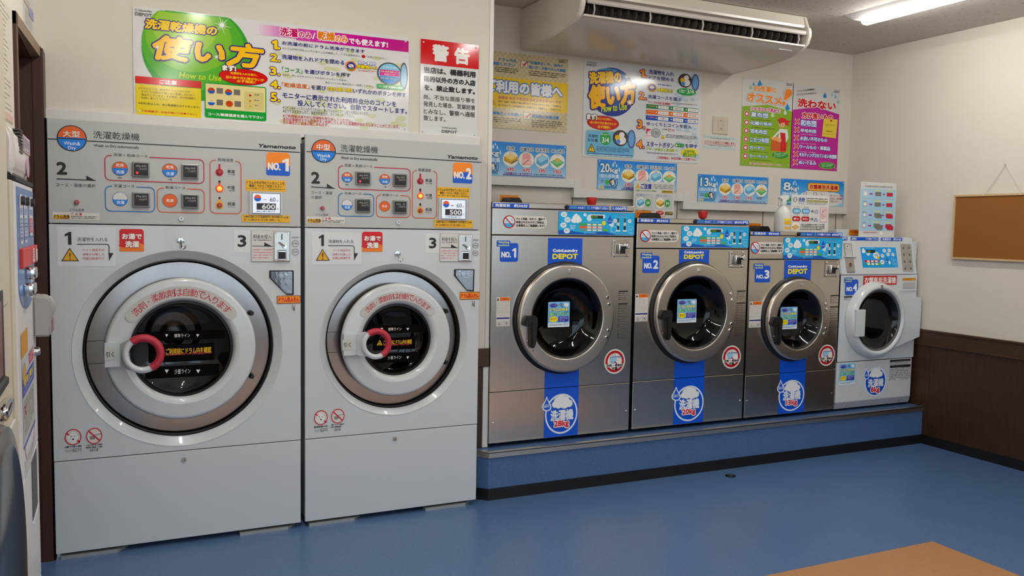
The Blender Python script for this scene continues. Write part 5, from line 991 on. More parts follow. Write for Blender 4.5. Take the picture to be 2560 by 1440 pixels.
# --- capacity banners
def bedding(q, kind, x0, y0, x1, y1, l):
    c = q.sub(x0, y0, x1, y1); c.ell(0, 0, 1, 1, '#f2efe2', l)
    if kind == 0:
        for k in range(3): c.poly([(.08, .62-.13*k), (.55, .82-.13*k), (.95, .6-.13*k), (.5, .42-.13*k)], ['#a8823c', '#d8b050', '#f0d48a'][k], l+1+k)
        c.poly([(.08, .36), (.55, .56), (.55, .84), (.08, .64)], '#c89a40', l+1.5); c.poly([(.55, .56), (.95, .34), (.95, .6), (.55, .84)], '#8a6a30', l+1.6)
    elif kind == 1: c.poly([(.24, .12), (.72, .08), (.86, .84), (.2, .86)], '#e8a8a4', l+1); c.poly([(.26, .48), (.78, .42), (.84, .8), (.22, .82)], '#f0c8c0', l+2); c.poly([(.24, .8), (.62, .46), (.66, .5), (.3, .84)], '#c87878', l+3)
    elif kind == 2: c.poly([(.12, .36), (.5, .14), (.9, .3), (.92, .62), (.4, .9), (.12, .72)], '#7ab8dc', l+1); c.poly([(.16, .4), (.5, .2), (.86, .34), (.4, .62)], '#a8d8ee', l+2); c.line([(.14, .6), (.4, .74), (.9, .48)], .003, '#3a78a8', l+3)
    else: c.poly([(.02, .56), (.5, .3), (.98, .54), (.5, .9)], '#5aa868', l+1); c.poly([(.1, .58), (.5, .36), (.9, .56), (.5, .7)], '#8cc88c', l+2); c.poly([(.26, .4), (.5, .26), (.74, .38), (.5, .54)], '#e0b468', l+3)
def banner(label, tl, br, kg, counts, clothes=False):
    r, p = board('capacity_sign', label, PBK, tl, br, .003, '#3a8ad0', 'sign', 'blue capacity signs on the wall', .25)
    q = p.sub(*tl, *br); A, Z = (0x2c, 0x86, 0xd8), (0xb4, 0xd4, 0xec)
    for k in range(14): q.rect(.004, k/14+.003*(k == 0), .996, (k+1)/14-.004*(k == 13), '#%02x%02x%02x' % tuple(int(a+(b-a)*k/13) for a, b in zip(A, Z)), .6)
    for x, y, s in ((.175, .06, 1), (.22, .1, .8), (.25, .22, 1), (.235, .36, .8), (.2, .02, .7)): drop(q, x, y, x+.022*s, y+.16*s, '#cfeaf6', 2)
    q.text(kg[:-2], .03, .12, .145, .43, '#dff0f8', 5, .04, (('#1c3c64', .07),)); q.text('kg', .15, .26, .25, .46, '#dff0f8', 5, .05, (('#1c3c64', .09),)); q.text('1回の目安量', .02, .48, .26, .6, '#e8f2f8', 4, .03)
    q.dash(.035, .68, .085, .8, '#2a4a5c', 3, 2); q.ell(.09, .66, .145, .84, '#48a860', 3); laundry_drum(q, (.145, .62, .215, .86), (.215, .62, .25, .88), 3); q.poly([(.03, .96), (.075, .96), (.052, .85)], '#e0b830', 3); q.rect(.08, .86, .24, .97, '#6aa8d0', 2); q.dash(.09, .88, .23, .95, '#2a4a6c', 3, 3)
    if clothes:
        for e in ((.3, .4, .62, .8), (.45, .36, .8, .8), (.65, .42, .97, .85), (.3, .5, .98, .96)): q.ell(*e, '#e2e4e2', 2)
        q.rect(.41, .1, .92, .4, '#a8501c', 3, .35); q.rect(.415, .12, .915, .38, '#f0b83c', 4, .35); q.text('衣類専用洗濯機', .435, .16, .895, .34, '#b8241c', 6, .045, (('#f8e8b0', .05),))
        for x in (.34, .5): q.ring(x, .44, x+.06, .58, .25, '#6a6a6c', 4)
        q.line([(.62, .46), (.66, .6), (.74, .6)], .004, '#b8302c', 4)
        for k, t in enumerate(('毛布・ジャージ・お洗濯', 'できません。大型洗濯機を', 'ご利用ください。')): q.text(t, .77, .5+.11*k, .98 if k < 2 else .93, .58+.11*k, '#a82c34', 4, .01)
        q.rect(.3, .945, .98, .965, '#5a3060', 3)
    else:
        for k, (t, x) in enumerate(zip(('毛布', '化繊布団', '羽毛布団', 'こたつ布団'), (.3, .475, .66, .815))):
            w = .16; c = .375+.175*k; hw = .045 if k == 0 else .075; q.text(t, c-hw, .12, c+hw, .24, '#20384c', 5, .02, (('#e8f2f8', .1),)); q.text('なら', c-.02, .27, c+.02, .32, '#20384c', 5)
            bedding(q, k, c-.085, .26, c+.085, .72, 2.5)
            if counts[k]: q.text(counts[k], c-.045, .73, c+.045, .86, '#c83048', 6, .02, (('#f4f2f0', .08),))
            else: q.dash(c-.07, .74, c+.05, .84, '#2a3a4c', 4, 2)
        q.rect(.29, .955, .985, .975, '#4a2a80', 3); q.text('上記数量はあくまで目安です', .3, .88, .62, .95, '#7a2a8a', 4, .02); q.dash(.63, .9, .96, .95, '#3a4a5c', 4)
    p.build('print', r)
banner('blue capacity sign above the 28kg washer, partly behind the wall end', (1189, 350), (1413.5, 447), '28kg', ('4枚', '4枚', '3枚', '1組'))
banner('blue 20kg capacity sign below the washer how-to-use poster', (1494, 398), (1690, 481.5), '20kg', ('2枚', '2枚', '2枚', '1組'))
banner('blue 13kg capacity sign between the white notices above the washers', (1745, 435), (1918, 511), '13kg', ('1枚', '1枚', '1枚', ''))
banner('blue 8kg clothes-only sign behind the spray bottle', (1953, 446), (2107, 521), '8kg', None, True)
# --- how to use the washers
r, p = board('poster', 'blue and white how-to-use poster under the air conditioner', PBK, (1460.5, 147), (1747, 409), .004, '#d9dcde', rough=.12)
random.seed(11)
for k in range(46):
    x, y = random.uniform(1690, 1742), random.uniform(195, 395); p.ell(x-6, y-4, x+6, y+4, '#b8ccd8', .6, n=12)
logo(p, 1465.7, 153, 1491, 167, '#6a6866')
p.ell(1472, 163, 1585, 296, '#2a3a8c', 1); p.ell(1474, 165, 1580, 270, '#2f58a8', 1.5); p.ell(1478, 166, 1568, 240, '#3a80c0', 2); p.ell(1488, 168, 1552, 205, '#5aa0cc', 2.4)
p.text('洗濯機の', 1472, 174, 1552, 214, '#f2c83a', 6, .05, ((PU, .1),), rot=7); p.text('使い方', 1470, 201, 1588, 272, '#f2bc2c', 8, .055, ((PU, .06),), rot=10, sk=.1); p.text('How to Use', 1502, 257, 1566, 281, '#c8d83c', 8, .03, rot=9, sk=.15)
spark(p, 1565, 192, 18, 12); spark(p, 1573, 257, 14, 12)
balloon(p, (1468, 287, 1545, 328), (1465.7, 284, 1491.4, 301), [('洗濯物を入れる前に、', (1482, 293, 1528, 302)), ('忘れ物や汚れ等がないか', (1474, 302.5, 1540, 314)), ('必ず確認!!', (1493, 313, 1524, 323))])
p.rect(1463, 323, 1584, 396.5, '#b8c890', 2, .12); p.rect(1464.5, 324.5, 1582.5, 395, '#7ab8d8', 3, .12); p.text('洗濯物', 1468.8, 335, 1493.4, 345, '#28425c', 5, .02); p.text('目安量', 1468.8, 345.8, 1493.4, 355.6, '#28425c', 5, .02)
p.ell(1499, 330, 1526, 364, '#2f9a48', 5); p.dash(1502, 335, 1523, 340, '#e0f0e0', 6); p.text('3/4', 1504, 343, 1521, 358, '#f0f6f0', 6, .02); laundry_drum(p, (1531, 324, 1568, 367), (1567.5, 324, 1587, 372), 5)
p.poly([(1467, 379), (1488, 381), (1478, 358.5)], '#2a2418', 4); p.poly([(1469.5, 377.5), (1485.5, 379), (1478, 362)], '#e8c030', 5); p.text('!', 1476.5, 366, 1479, 376, '#2a2418', 6); p.dash(1490, 366, 1572, 384, '#2a4a6c', 5, 5); p.rect(1467, 382, 1580, 391, '#3a5aa0', 4.5, .4); p.dash(1471, 384.5, 1576, 388.5, '#dfe8f4', 5.5)
for t, k in (('1.', (1598.7, 173, 1616.7, 195)), ('2.', (1596, 229, 1616, 250.5)), ('3.', (1591.6, 299.5, 1611.6, 323)), ('4.', (1590, 349.5, 1610, 372))): p.text(t, *k, '#f09a28', 5, .06, ((PU, .08),))
for t, k, c, b in (('洗濯物を入れ', (1621, 173.5, 1683.5, 192), NV, .02), ('ドアを閉める', (1621, 189, 1683, 205), NV, .02), ('洗濯コースを選ぶ', (1619, 236.5, 1701.5, 254), NV, .02), ('ランプの点灯を確認!', (1619, 252, 1674.5, 264), '#c8305c', .02), ('ゆっくりとコインを投入', (1616, 304, 1727, 322.5), NV, .02), ('スタートボタン', (1614.7, 353, 1684, 371), NV, .02), ('を押す', (1712, 359, 1742, 372), NV, .02), ('ブザーが鳴ると洗濯終了!', (1614, 368, 1694, 381), '#a8b824', .03), ('ご利用後は、お忘れ物にご注意下さい', (1641.6, 390, 1740, 403), '#c82c3c', .02)): p.text(t, *k, c, 5, b)
laundry_drum(p, (1695, 182.7, 1728, 221), (1728, 184.5, 1746, 229), 3); p.ell(1691, 218.6, 1738, 241.7, '#2f9a48', 8); p.text('3/4', 1716, 223, 1733, 236, '#f0f6f0', 9, .02); p.dash(1697, 224, 1714, 235, '#e0f0e0', 9, 2)
nodet(p, (1618, 207, 1640, 231.5)); p.dash(1644, 210, 1679, 218, '#4a60a8', 4, 1); p.text('自動投入!!', 1643, 220, 1680, 232.5, '#e8d84a', 6, .05, (('#5a4a20', .08),)); p.dash(1678, 256, 1742, 266, '#8a6a5a', 4, 2)
for k, (c, row) in enumerate((('#2f7a48', ('ふつう', '標準', 'すすぎ')), ('#e07028', ('デリケート', '一般衣類', '毛布類')), ('#2f50b0', ('水', 'ぬるま湯', 'お湯')))):
    y = 260+14*k; q = p.sub(1614.7-k*.4, y, 1744-k*.4, y+22.5); q.rect(0, 0, 1, .97, c, 3); q.dash(.04, .3, .16, .65, '#e08a7a', 4)
    for j, t in enumerate(row): q.ell(.18+.285*j, .36, .205+.285*j, .6, '#e8f0e0', 4); q.rect(.225+.285*j, .14, .425+.285*j, .84, '#f0f0ec', 4, .15); q.text(t, .25+.285*j, .3, .40+.285*j, .68, '#3a3a3a', 5)
p.rect(1615, 322, 1617, 343, '#c83a5c', 3); p.poly([(1617, 321), (1628, 324), (1617, 329)], '#d83a5c', 3); p.rect(1612, 334, 1627, 345, '#f4e8ea', 4); p.text('ピッ!', 1613.5, 336, 1625.5, 343, '#c8305c', 5, .03); p.ell(1627, 320, 1650, 345, '#8a8c8c', 4); p.ell(1628.5, 321.5, 1648.5, 343.5, '#b8baba', 5); p.text('100', 1632, 328, 1645, 337, '#6a6c6c', 6)
p.text('ピッ!', 1670, 321, 1685, 330, '#c8305c', 5, .03); p.dash(1654, 322, 1668, 327, '#4a4a50', 5); p.dash(1687, 326, 1741, 331, '#4a4a50', 5); p.poly([(1651, 347), (1661, 347.5), (1656, 336)], '#d8b030', 5); p.dash(1664, 336, 1740, 351, '#5a5a60', 5, 3)
p.rect(1686.6, 358, 1709, 369, '#2a8a3c', 5, .45); p.text('スタート', 1692, 361, 1707, 366.5, '#e0f0e0', 6); p.ell(1688, 361, 1691.5, 366, '#e8f0e0', 6); p.dash(1615, 380, 1694, 389, '#5a5a60', 4, 2)
P = []
for k in range(36): rr = 1 if k % 2 else .86; P.append((1722.5+23*rr*math.cos(2*math.pi*k/36), 381.5+11.5*rr*math.sin(2*math.pi*k/36)))
p.poly(P, '#ecdc3c', 4); p.text('洗濯時間', 1708, 374, 1735, 379, '#4a8a3c', 6, .02); p.text('約30分', 1706, 380, 1740, 389, '#4a8a3c', 6, .04); p.build('print', r)
# --- recommended for washing (green) / better not washed (magenta)
r, p = board('poster', 'green recommended-for-washing poster with a woman in a red kerchief', PBK, (1857, 192), (1975, 420.5), .003, '#d6d6d2', rough=.25)
(a, t1), (b, t0) = p.m(1857, 192), p.m(1975, 420.5); tg = p.m(1856, 266)[1]; mx_ = (a+b)/2
p.face([(a, t0), (b, t0), (b, tg-.005), (mx_, tg+.03), (a, tg)], '#86ac30', 1)
for x, y, s, c in ((1893, 199, 14, '#3a90d0'), (1962, 258, 14, '#3a90d0'), (1872, 212, 9, '#9ac8a0'), (1880, 204, 8, '#6aa8d0'), (1958, 274, 10, '#d8e8e0'), (1926, 278, 12, '#c4dcb0')): drop(p, x, y, x+s*.8, y+s*1.3, c, 2)
p.text('お洗濯に', 1884, 213, 1939, 233, '#f09428', 5, .05, (('#f4f0e8', .08), ('#8a8a84', .11))); p.text('オススメ', 1867, 232, 1953, 263, '#f08a24', 6, .06, (('#f4f0e8', .07), ('#5a5a50', .1)), rot=-2); 
for k, (c, e) in enumerate((('#5a5a50', 2.2), ('#f4f0e8', 1.6), ('#f08a24', 0))):
    p.poly([(1958-e*.6, 250+e), (1962-e, 228), (1967, 222.5-e), (1974, 223-e), (1979+e*.2, 230-e*.4), (1978+e*.4, 238), (1964+e*.6, 251+e)], c, 6+k); p.ell(1954-e, 253-e, 1962+e, 264+e, c, 6+k)

p.text('ジャブジャブ洗おう!', 1875, 266, 1950, 284, '#c83a7c', 5, .05, (('#f4f0f2', .12),))
for k, (t, b4) in enumerate((('夏布団', (1876.6, 280, 1918.5, 295.6)), ('化繊の毛布', (1875, 302.5, 1928.4, 316)), ('羽毛布団', (1875, 322.6, 1915.4, 336)), ('こたつ布団', (1874, 343, 1920, 358)), ('カーテン', (1873, 364.5, 1910, 376)), ('カーペット', (1872, 385.5, 1919, 396.7)))):
    p.text(t, *b4, '#e4eef8', 5, .04, (('#3a6ab0', .1),)); x, y = 1866-k*.8, 284.7+21.1*k; p.ell(x-6.3, y-8, x+6.3, y+8, '#f0ece8', 3); p.ring(x-5.6, y-7.2, x+5.6, y+7.2, .42, '#b82838', 4); p.dash(b4[0], b4[3]+1.2, b4[2]+8, b4[3]+4.4, '#4a5a20', 3)
# printed figure with a washtub
p.poly([(1927, 345), (1968, 358), (1962, 383), (1926, 376)], '#c8642c', 4); p.ell(1926, 340, 1960, 354, '#e8a468', 5); p.poly([(1951, 332), (1962, 333), (1964, 378), (1950, 379)], '#c82838', 5.5); p.poly([(1947, 322), (1967, 324), (1970, 345), (1960, 362), (1944, 352)], '#e8e8e6', 5); p.poly([(1949, 331), (1961, 333), (1962, 360), (1951, 358)], '#c82838', 6.5)
p.poly([(1948, 324), (1952, 326), (1934, 345), (1930, 343)], '#e8e8e6', 6); p.ell(1945, 299, 1961, 320, '#e8b48c', 6); p.ell(1944, 294, 1965, 308, '#c82838', 7); p.poly([(1960, 300), (1976, 303), (1968, 309), (1973, 315), (1961, 312)], '#c82838', 7); p.poly([(1946, 303), (1957, 303), (1950, 309), (1946, 310)], '#8a3a20', 6.6); p.ell(1949, 310, 1950.5, 313, '#3a2a20', 7); p.ell(1954.5, 311, 1956, 314, '#3a2a20', 7); p.line([(1949, 316.5), (1952, 317.5), (1954, 316.8)], .0018, '#b04030', 7); p.ell(1942, 344, 1952, 356, '#e8b48c', 7)
p.ell(1927, 377.5, 1970.5, 399, '#c8c060', 8); p.ell(1928, 378.3, 1969.5, 398, '#2a8a3c', 9); p.dash(1934, 382, 1964, 395, '#b8dcb0', 10, 3)
p.text('洗濯前に洗濯表示を確認してください', 1872, 405.5, 1954.6, 415.8, '#c83050', 5, .02, (('#e8ecd8', .08),)); logo(p, 1965, 207.5, 1980, 216); p.build('print', r)
r, p = board('poster', 'magenta better-not-washed poster beside the green one', PBK, (1982, 210), (2091, 428), .003, '#d2d2d0', rough=.25)
(a, t1), (b, t0) = p.m(1982, 210), p.m(2091, 428); tg = p.m(1983, 275)[1]; p.face([(a, t0), (b, t0), (b, tg), ((a+b)/2, tg+.04), (a, tg)], '#b83c94', 1)
for x, y, s, c in ((2057, 231, 11, '#3a80c4'), (2084, 235, 9, '#8ab8c8'), (2091, 248, 9, '#9ac0a8'), (2076, 231, 8, '#a8c8d8')): drop(p, x, y, x+s*.8, y+s*1.3, c, 2)
p.text('このような洗濯物に', 1991, 220.5, 2037, 230.5, '#4a4848', 4, .03, rot=9); p.text('オススメできません!', 1991, 229.5, 2041, 240, '#4a4848', 4, .03, rot=9)
p.text('洗わない', 1993, 245, 2088, 277, '#c8242c', 6, .06, (('#f4eeec', .06),)); p.text('方が良いもの', 2004, 280, 2081, 296, '#c8242c', 6, .06, (('#f4eeec', .09),))
for k, (t, b4) in enumerate((('和布団', (2000.6, 299, 2039.5, 312.7)), ('羊毛布団', (2000, 321.5, 2038.6, 333.5)), ('水洗い不可のもの', (1999, 340.5, 2066.5, 356)), ('ウールもの・革製品', (1997.6, 361.5, 2073.8, 377)), ('キルティングされていない布団類', (1997, 381, 2090, 397.6)), ('ぬいぐるみ', (1996, 401, 2039, 413)))):
    p.text(t, *b4, '#e4eef8', 5, .04, (('#4a60b0', .1),)); x, y = 1992-k*.9, 304+20.3*k; p.dash(b4[0], b4[3]+1, b4[0]+40, b4[3]+4, '#e0b0d4', 3)
    for s in (1, -1): p.line([(x-5, y-6*s), (x+5, y+6*s)], .014, '#f0e6e4', 3+.1*s); p.line([(x-4.4, y-5.3*s), (x+4.4, y+5.3*s)], .009, '#c8242c', 4+.1*s)
p.poly([(2058, 297), (2093, 299), (2088, 346), (2053, 341)], '#e0cc5c', 7); p.ell(2074, 299, 2078.5, 305, '#b82430', 8); p.dash(2062, 310, 2086, 318, '#8a7a3a', 8, 2); p.text('洗濯表示を', 2063, 326, 2080, 331.5, '#6a4a1c', 8, .03); p.dash(2059, 334, 2084, 339, '#b8703a', 8)
p.ell(2046, 404, 2086.5, 424, '#c8c060', 5); p.ell(2047, 404.8, 2085.5, 423, '#2a8a3c', 6); p.dash(2053, 408, 2080, 420, '#b8dcb0', 7, 3); logo(p, 2084, 224, 2098, 232); p.build('print', r)
# --- switch plate and little notice
(a, t1), (b, t0) = PBK.m(1782, 290.5), PBK.m(1818, 337); sw = thing('wall_switch', 'cream wall switch plate between the posters', 'switch', ((a+b)/2, YB, t0)); obj('plate', box(a, b, YB-.009, YB, t0, t1, .004), mat('switch_cream', '#cdc3ae', .4), sw)
obj('rocker', box(a+(b-a)*.3, b-(b-a)*.3, YB-.012, YB-.006, t0+(t1-t0)*.2, t1-(t1-t0)*.2, .002), mat('switch_cream2', '#c6bca6', .4), sw)
for k in (.75, .3): obj('switch_mark', box(a+(b-a)*.44, b-(b-a)*.44, YB-.0128, YB-.011, t0+(t1-t0)*k, t0+(t1-t0)*(k+.03)), mat('mark_grey', '#7a6a6a', .5), sw)
r, p = board('notice', 'small white notice with red writing under the wall switch', PBK, (1757.5, 336), (1841, 378), .001, '#d3d2cc', 'notice', None, .4, False)
q = p.sub(1757.5, 336, 1841, 378)
for y in (.06, .8):
    for k in range(11): q.ell(.02+.088*k, y, .1+.088*k, y+.14, '#b4d2d2', 1, n=12)
q.dash(.2, .2, .8, .26, '#5a6a6a', 2); q.text('エアコンに近付くと作動します。', .04, .4, .96, .58, '#c04450', 3, .02); q.rect(.03, .62, .97, .64, '#c04450', 2); q.dash(.15, .7, .85, .76, '#5a6a6a', 2); p.build('print', r)
# ================================================================ sheets and bottle standing on the washers
def sheet(label, y, tl, br, z0, col='#d8d8d4', name='leaflet'):
    pl = PY(y); (a, t1), (b, _) = pl.m(*tl), pl.m(*br); root = thing(name, label, 'leaflet', ((a+b)/2, y, z0))
    obj('sheet', box(a, b, y, y+.003, z0, t1), ink(col, .4), root)
    fr = lambda u, v: (a+(b-a)*u, t1+(z0-t1)*v); q = Pr(pl); q.m = fr; q.px = False; return root, q
r, q = sheet('white caution sheet propped on the 20kg washer', .80, (1585, 452), (1684, 540), 1.6275+.001)
q.poly([(.04, .19), (.14, .19), (.09, .05)], '#e0b030', 1); q.text('ご注意', .16, .06, .43, .2, '#2f3c98', 2, .04); q.dash(.46, .06, .97, .2, '#8a8a8c', 1, 3); q.text('洗濯ドラムの上までご注意を', .05, .22, .55, .27, '#6a9a3c', 2, .02); q.rect(.68, .22, .96, .29, '#c0a040', 1); q.dash(.7, .235, .94, .28, '#5a4a1c', 2)
for x in (.04, .52):
    q.rect(x, .32, x+.44, .72, '#c8ccc8', 1); q.text('布団・カーペット' if x > .3 else '衣類など', x+.03, .34, x+.3, .39, '#4a5ab0', 2); q.ell(x+.24, .46, x+.38, .66, '#3a9a4c', 3); q.text('3/4', x+.27, .52, x+.35, .6, '#f0f6f0', 4, .03); bedding(q, 0 if x > .3 else 2, x+.02, .42, x+.24, .7, 1.6)
q.dash(.05, .75, .5, .8, '#6a6a6c', 1); q.ell(.55, .76, .75, .88, '#c83c38', 2); q.dash(.58, .79, .72, .85, '#f0d8d4', 3, 2); q.rect(.78, .78, .97, .87, '#6a5a2c', 2); q.dash(.8, .8, .95, .85, '#d8c890', 3); q.dash(.55, .89, .8, .96, '#c86a68', 2, 2); q.dash(.05, .84, .45, .95, '#9a9a98', 1, 2); q.build('print', r)
r, q = sheet('white detergent sheet with blue and red pills on the 13kg washer', .17, (1979, 486), (2069.6, 578), 1.5566+.001)
q.ell(.04, .06, .15, .2, '#8a8c8e', 1); q.text('i', .08, .08, .11, .18, '#f0f0f0', 2, .05); q.text('洗剤', .18, .07, .35, .19, '#4a58a8', 2, .03); q.text('について', .19, .21, .34, .25, '#4a58a8', 2, .02); q.dash(.39, .08, .95, .12, '#4a4a4c', 1); q.rect(.39, .13, .96, .19, '#9a9c6a', 1); q.dash(.4, .21, .95, .26, '#8a8a8c', 1, 2)
for y, c, t in ((.37, '#3a8cd0', ('少ない', 'ふつう')), (.58, '#c02c34', ('多い', 'ひどい'))):
    for k in range(2): q.dash(.08+.24*k, y-.045, .22+.24*k, y-.02, '#5a5a5c', 1); q.rect(.04+.24*k, y, .25+.24*k, y+.13, '#2c4a78' if y < .5 else '#8a2028', 1, .45); q.rect(.05+.24*k, y+.012, .24+.24*k, y+.118, c if y > .5 else '#7ac0e8', 2, .45); q.text(t[k], .075+.24*k, y+.035, .215+.24*k, y+.1, '#f0f4f6', 3, .03)
    q.poly([(.52, y+.04), (.56, y+.04), (.56, y+.01), (.6, y+.065), (.56, y+.12), (.56, y+.09), (.52, y+.09)], '#7a7c80', 1)
q.ring(.61, .39, .72, .5, .12, '#3a5ab0', 2); q.ring(.635, .415, .695, .475, .25, '#3a5ab0', 2); q.poly([(.6, .7), (.72, .7), (.66, .6)], '#3a5ab0', 1); q.poly([(.625, .69), (.695, .69), (.66, .63)], '#d8d8d4', 2); q.rect(.77, .32, .95, .72, '#c86a78', 1, .06); q.rect(.778, .33, .942, .71, '#e4d8d8', 2, .06); q.dash(.8, .37, .92, .66, '#c86070', 3, 6)
bedding(q, 3, .02, .74, .24, .97, 1); q.poly([(.05, .86), (.15, .8), (.2, .9), (.1, .95)], '#e0b070', 6); q.dash(.26, .78, .9, .96, '#4a4a50', 1, 4); q.build('print', r)
r, q = sheet('tall white leaflet with pale blue picture rows on the small white washer', .22, (2153, 454), (2235, 590), ZT4+.001)
q.dash(.06, .03, .16, .05, '#9a3a4c', 1); q.text('洗濯機利用時の洗濯物の目安', .1, .06, .88, .095, '#6a6a70', 2)
for k in range(4):
    y = .12+.195*k; q.rect(.02, y, .98, y+.185, '#a9cfe4', 1, .12); q.rect(.07, y+.03, .19, y+.14, '#d8dadc' if k == 0 else '#b4bac0', 2, .08); q.ell(.09, y+.065, .17, y+.12, '#f0f2f2', 3); q.dash(.08, y+.035, .18, y+.05, '#5a5a60', 3)
    for x in (.38, .7): q.rect(x, y+.02, x+.2, y+.04, '#e0d890', 2)
    q.poly([(.24, y+.085), (.29, y+.085), (.29, y+.07), (.34, y+.095), (.29, y+.12), (.29, y+.105), (.24, y+.105)], '#b03a88', 2); q.rect(.61, y+.085, .68, y+.105, '#b03a88', 2)
    for j in range(1+(k > 1)+(k == 3)): q.rect(.4+.04*j, y+.055+.02*j, .57+.04*j, y+.13+.02*j, '#7c7a74', 3+j); q.rect(.4+.04*j, y+.075+.02*j, .57+.04*j, y+.08+.02*j, '#5a5852', 3.4+j); q.rect(.73+.03*j, y+.06+.02*j, .9+.03*j, y+.13+.02*j, '#b83440', 3+j)
q.rect(.12, .915, .5, .925, '#c878a0', 2); q.dash(.12, .93, .48, .945, '#b898a8', 2); foam(q, .55, .89, .68, .97, '#f0f0ee', 2, '#4a4a4c'); q.build('print', r)
def spray():
    YS = .19; pl = PY(YS); (a, _), (b, _) = pl.m(1941, 540), pl.m(1972, 540); x = (a+b)/2; R0 = (b-a)/2; z0 = 1.5566; H = pl.m(1965, 488)[1]-z0
    t = thing('spray_bottle', 'translucent white spray bottle with yellow labels on the 13kg washer', 'spray bottle', (x, YS, z0)); MB = mat('bottle_plastic', '#dcdcd6', .3, spec=.4)
    obj('bottle', lathe_z(x, YS, 0, 0, 0, 28, [(0, z0), (R0*.92, z0), (R0, z0+.01), (R0, z0+H*.45), (R0*.93, z0+H*.54), (R0*.6, z0+H*.64), (R0*.36, z0+H*.70), (R0*.33, z0+H*.74), (0, z0+H*.74)]), MB, t, smooth=50)
    obj('collar', lathe_z(x, YS, z0+H*.735, z0+H*.82, R0*.42), MB, t, smooth=30)
    bm = B(); zt = z0+H; prism(bm, [(x-R0*.75, YS-.013, zt-.02), (x-R0*.5, YS-.013, zt-.002), (x+R0*.7, YS-.013, zt), (x+R0*.7, YS-.013, zt-.025), (x+R0*.2, YS-.013, zt-.04), (x+R0*.15, YS-.013, zt-.07), (x-R0*.3, YS-.013, zt-.07), (x-R0*.3, YS-.013, zt-.03)], (0, .026, 0)); obj('spray_head', bm, MB, t, smooth=25)
    bm = B(); prism(bm, [(x-R0*.62, YS-.006, zt-.022), (x-R0*.48, YS-.006, zt-.026), (x-R0*.6, YS-.006, zt-.075), (x-R0*.72, YS-.006, zt-.07)], (0, .012, 0)); obj('trigger', bm, MB, t)
    for za, zb, c in ((.3, .36, '#f0d820'), (.2, .285, '#e8b41c'), (.08, .13, '#e8b41c')):
        bm = B(); rows = []
        for z in (z0+H*za, z0+H*zb): rows.append([bm.verts.new((x+(R0+.0015)*math.cos(R(an)), YS+(R0+.0015)*math.sin(R(an)), z)) for an in range(-120, -9, 10)])
        for i in range(len(rows[0])-1): bm.faces.new((rows[0][i], rows[0][i+1], rows[1][i+1], rows[1][i]))
        obj('label', bm, ink(c, .4), t)
spray()
# orange cloth tags behind the washers
for label, y, tl, br in (('orange cloth tag behind the black lid of the 28kg washer', .78, (1251, 487), (1296, 505)), ('orange cloth tag behind the black lid of the 20kg washer', .76, (1590, 526), (1628, 541)), ('orange cloth tag behind the black lid of the 13kg washer', .78, (1871, 558), (1902, 572)), ('orange cloth tag on the box behind the small white washer', .325, (2124, 574), (2154, 588))):
    pl = PY(y); (a, t1), (b, t0) = pl.m(*tl), pl.m(*br); z0 = {1251: 1.6983, 1590: 1.6275, 1871: 1.5566, 2124: t0}[tl[0]]
    if tl[0] != 2124: z0 -= .002
    root = thing('cloth_tag', label, 'tag', ((a+b)/2, y, z0), 'orange cloth tags on the washers'); obj('card', box(a, b, y, y+.004, z0, t1), ink('#e08c20', .4), root)
    q = Pr(pl); q.m = lambda u, v, a=a, b=b, t1=t1, z0=z0: (a+(b-a)*u, t1+(z0-t1)*v); q.ring(0, 0, 1, 1, .02, '#b8641c', 1); q.text('ドラム用ふきん', .08, .2, .92, .62, '#b83a1c', 2, .03); q.build('print', root)
# ================================================================ cork board on the right wall
def cork():
    pl = PXr(XR); (a, t1), (_, t0) = pl.m(2392, 488), pl.m(2386, 647); L = .90; b = a+L
    root = thing('cork_board', 'brown cork board in a pale wooden frame hanging by a string', 'cork board', pl.at(((a+b)/2, t0))); MW = mat('pale_wood', '#d0b080', .5, bump=((4, 30, 30), .1), var=.06)
    def pb(name, s0, s1, z0, z1, h0, h1, m):
        q = B(); prism(q, [pl.at(e, h0) for e in ((s0, z0), (s1, z0), (s1, z1), (s0, z1))], pl.n*(h1-h0)); return obj(name, q, m, root)
    w = .013; pb('cork', a+.004, b-.004, t0+.004, t1-.004, .012, .022, mat('cork', '#94612f', .85, spec=.1, bump=((220, 220, 220), .5), var=.12))
    pb('frame_rail', a, b, t1-w, t1, .008, .03, MW); pb('frame_rail', a, b, t0, t0+w, .008, .03, MW); pb('frame_stile', a, a+w, t0+w, t1-w, .008, .03, MW); pb('frame_stile', b-w, b, t0+w, t1-w, .008, .03, MW)
    s, t = pl.m(2515, 413); n = pl.at((s, t), .004); MS = mat('white_string', '#d6d2ca', .8)
    c1 = pl.m(2465, 486); e1 = pl.at((c1[0], t1), .018); e2 = pl.at((2*s-c1[0]+.0, t1), .018)
    obj('string', tube(B(), [e1, n, e2], .0022, 6), MS, root, smooth=True)
    for e in (c1[0], 2*s-c1[0]): pb('string_loop', e-.004, e+.004, t1-w*.9, t1+.012, .03, .034, MS)
    pin = thing('wall_pin', 'small metal pin holding the cork board string', 'pin', n); obj('pin_head', tube(B(), [pl.at((s, t+.003), 0), pl.at((s, t+.003), .008), pl.at((s, t+.003), .014)], [.003, .006, .004], 12), M_CHROME, pin, smooth=True)
cork()
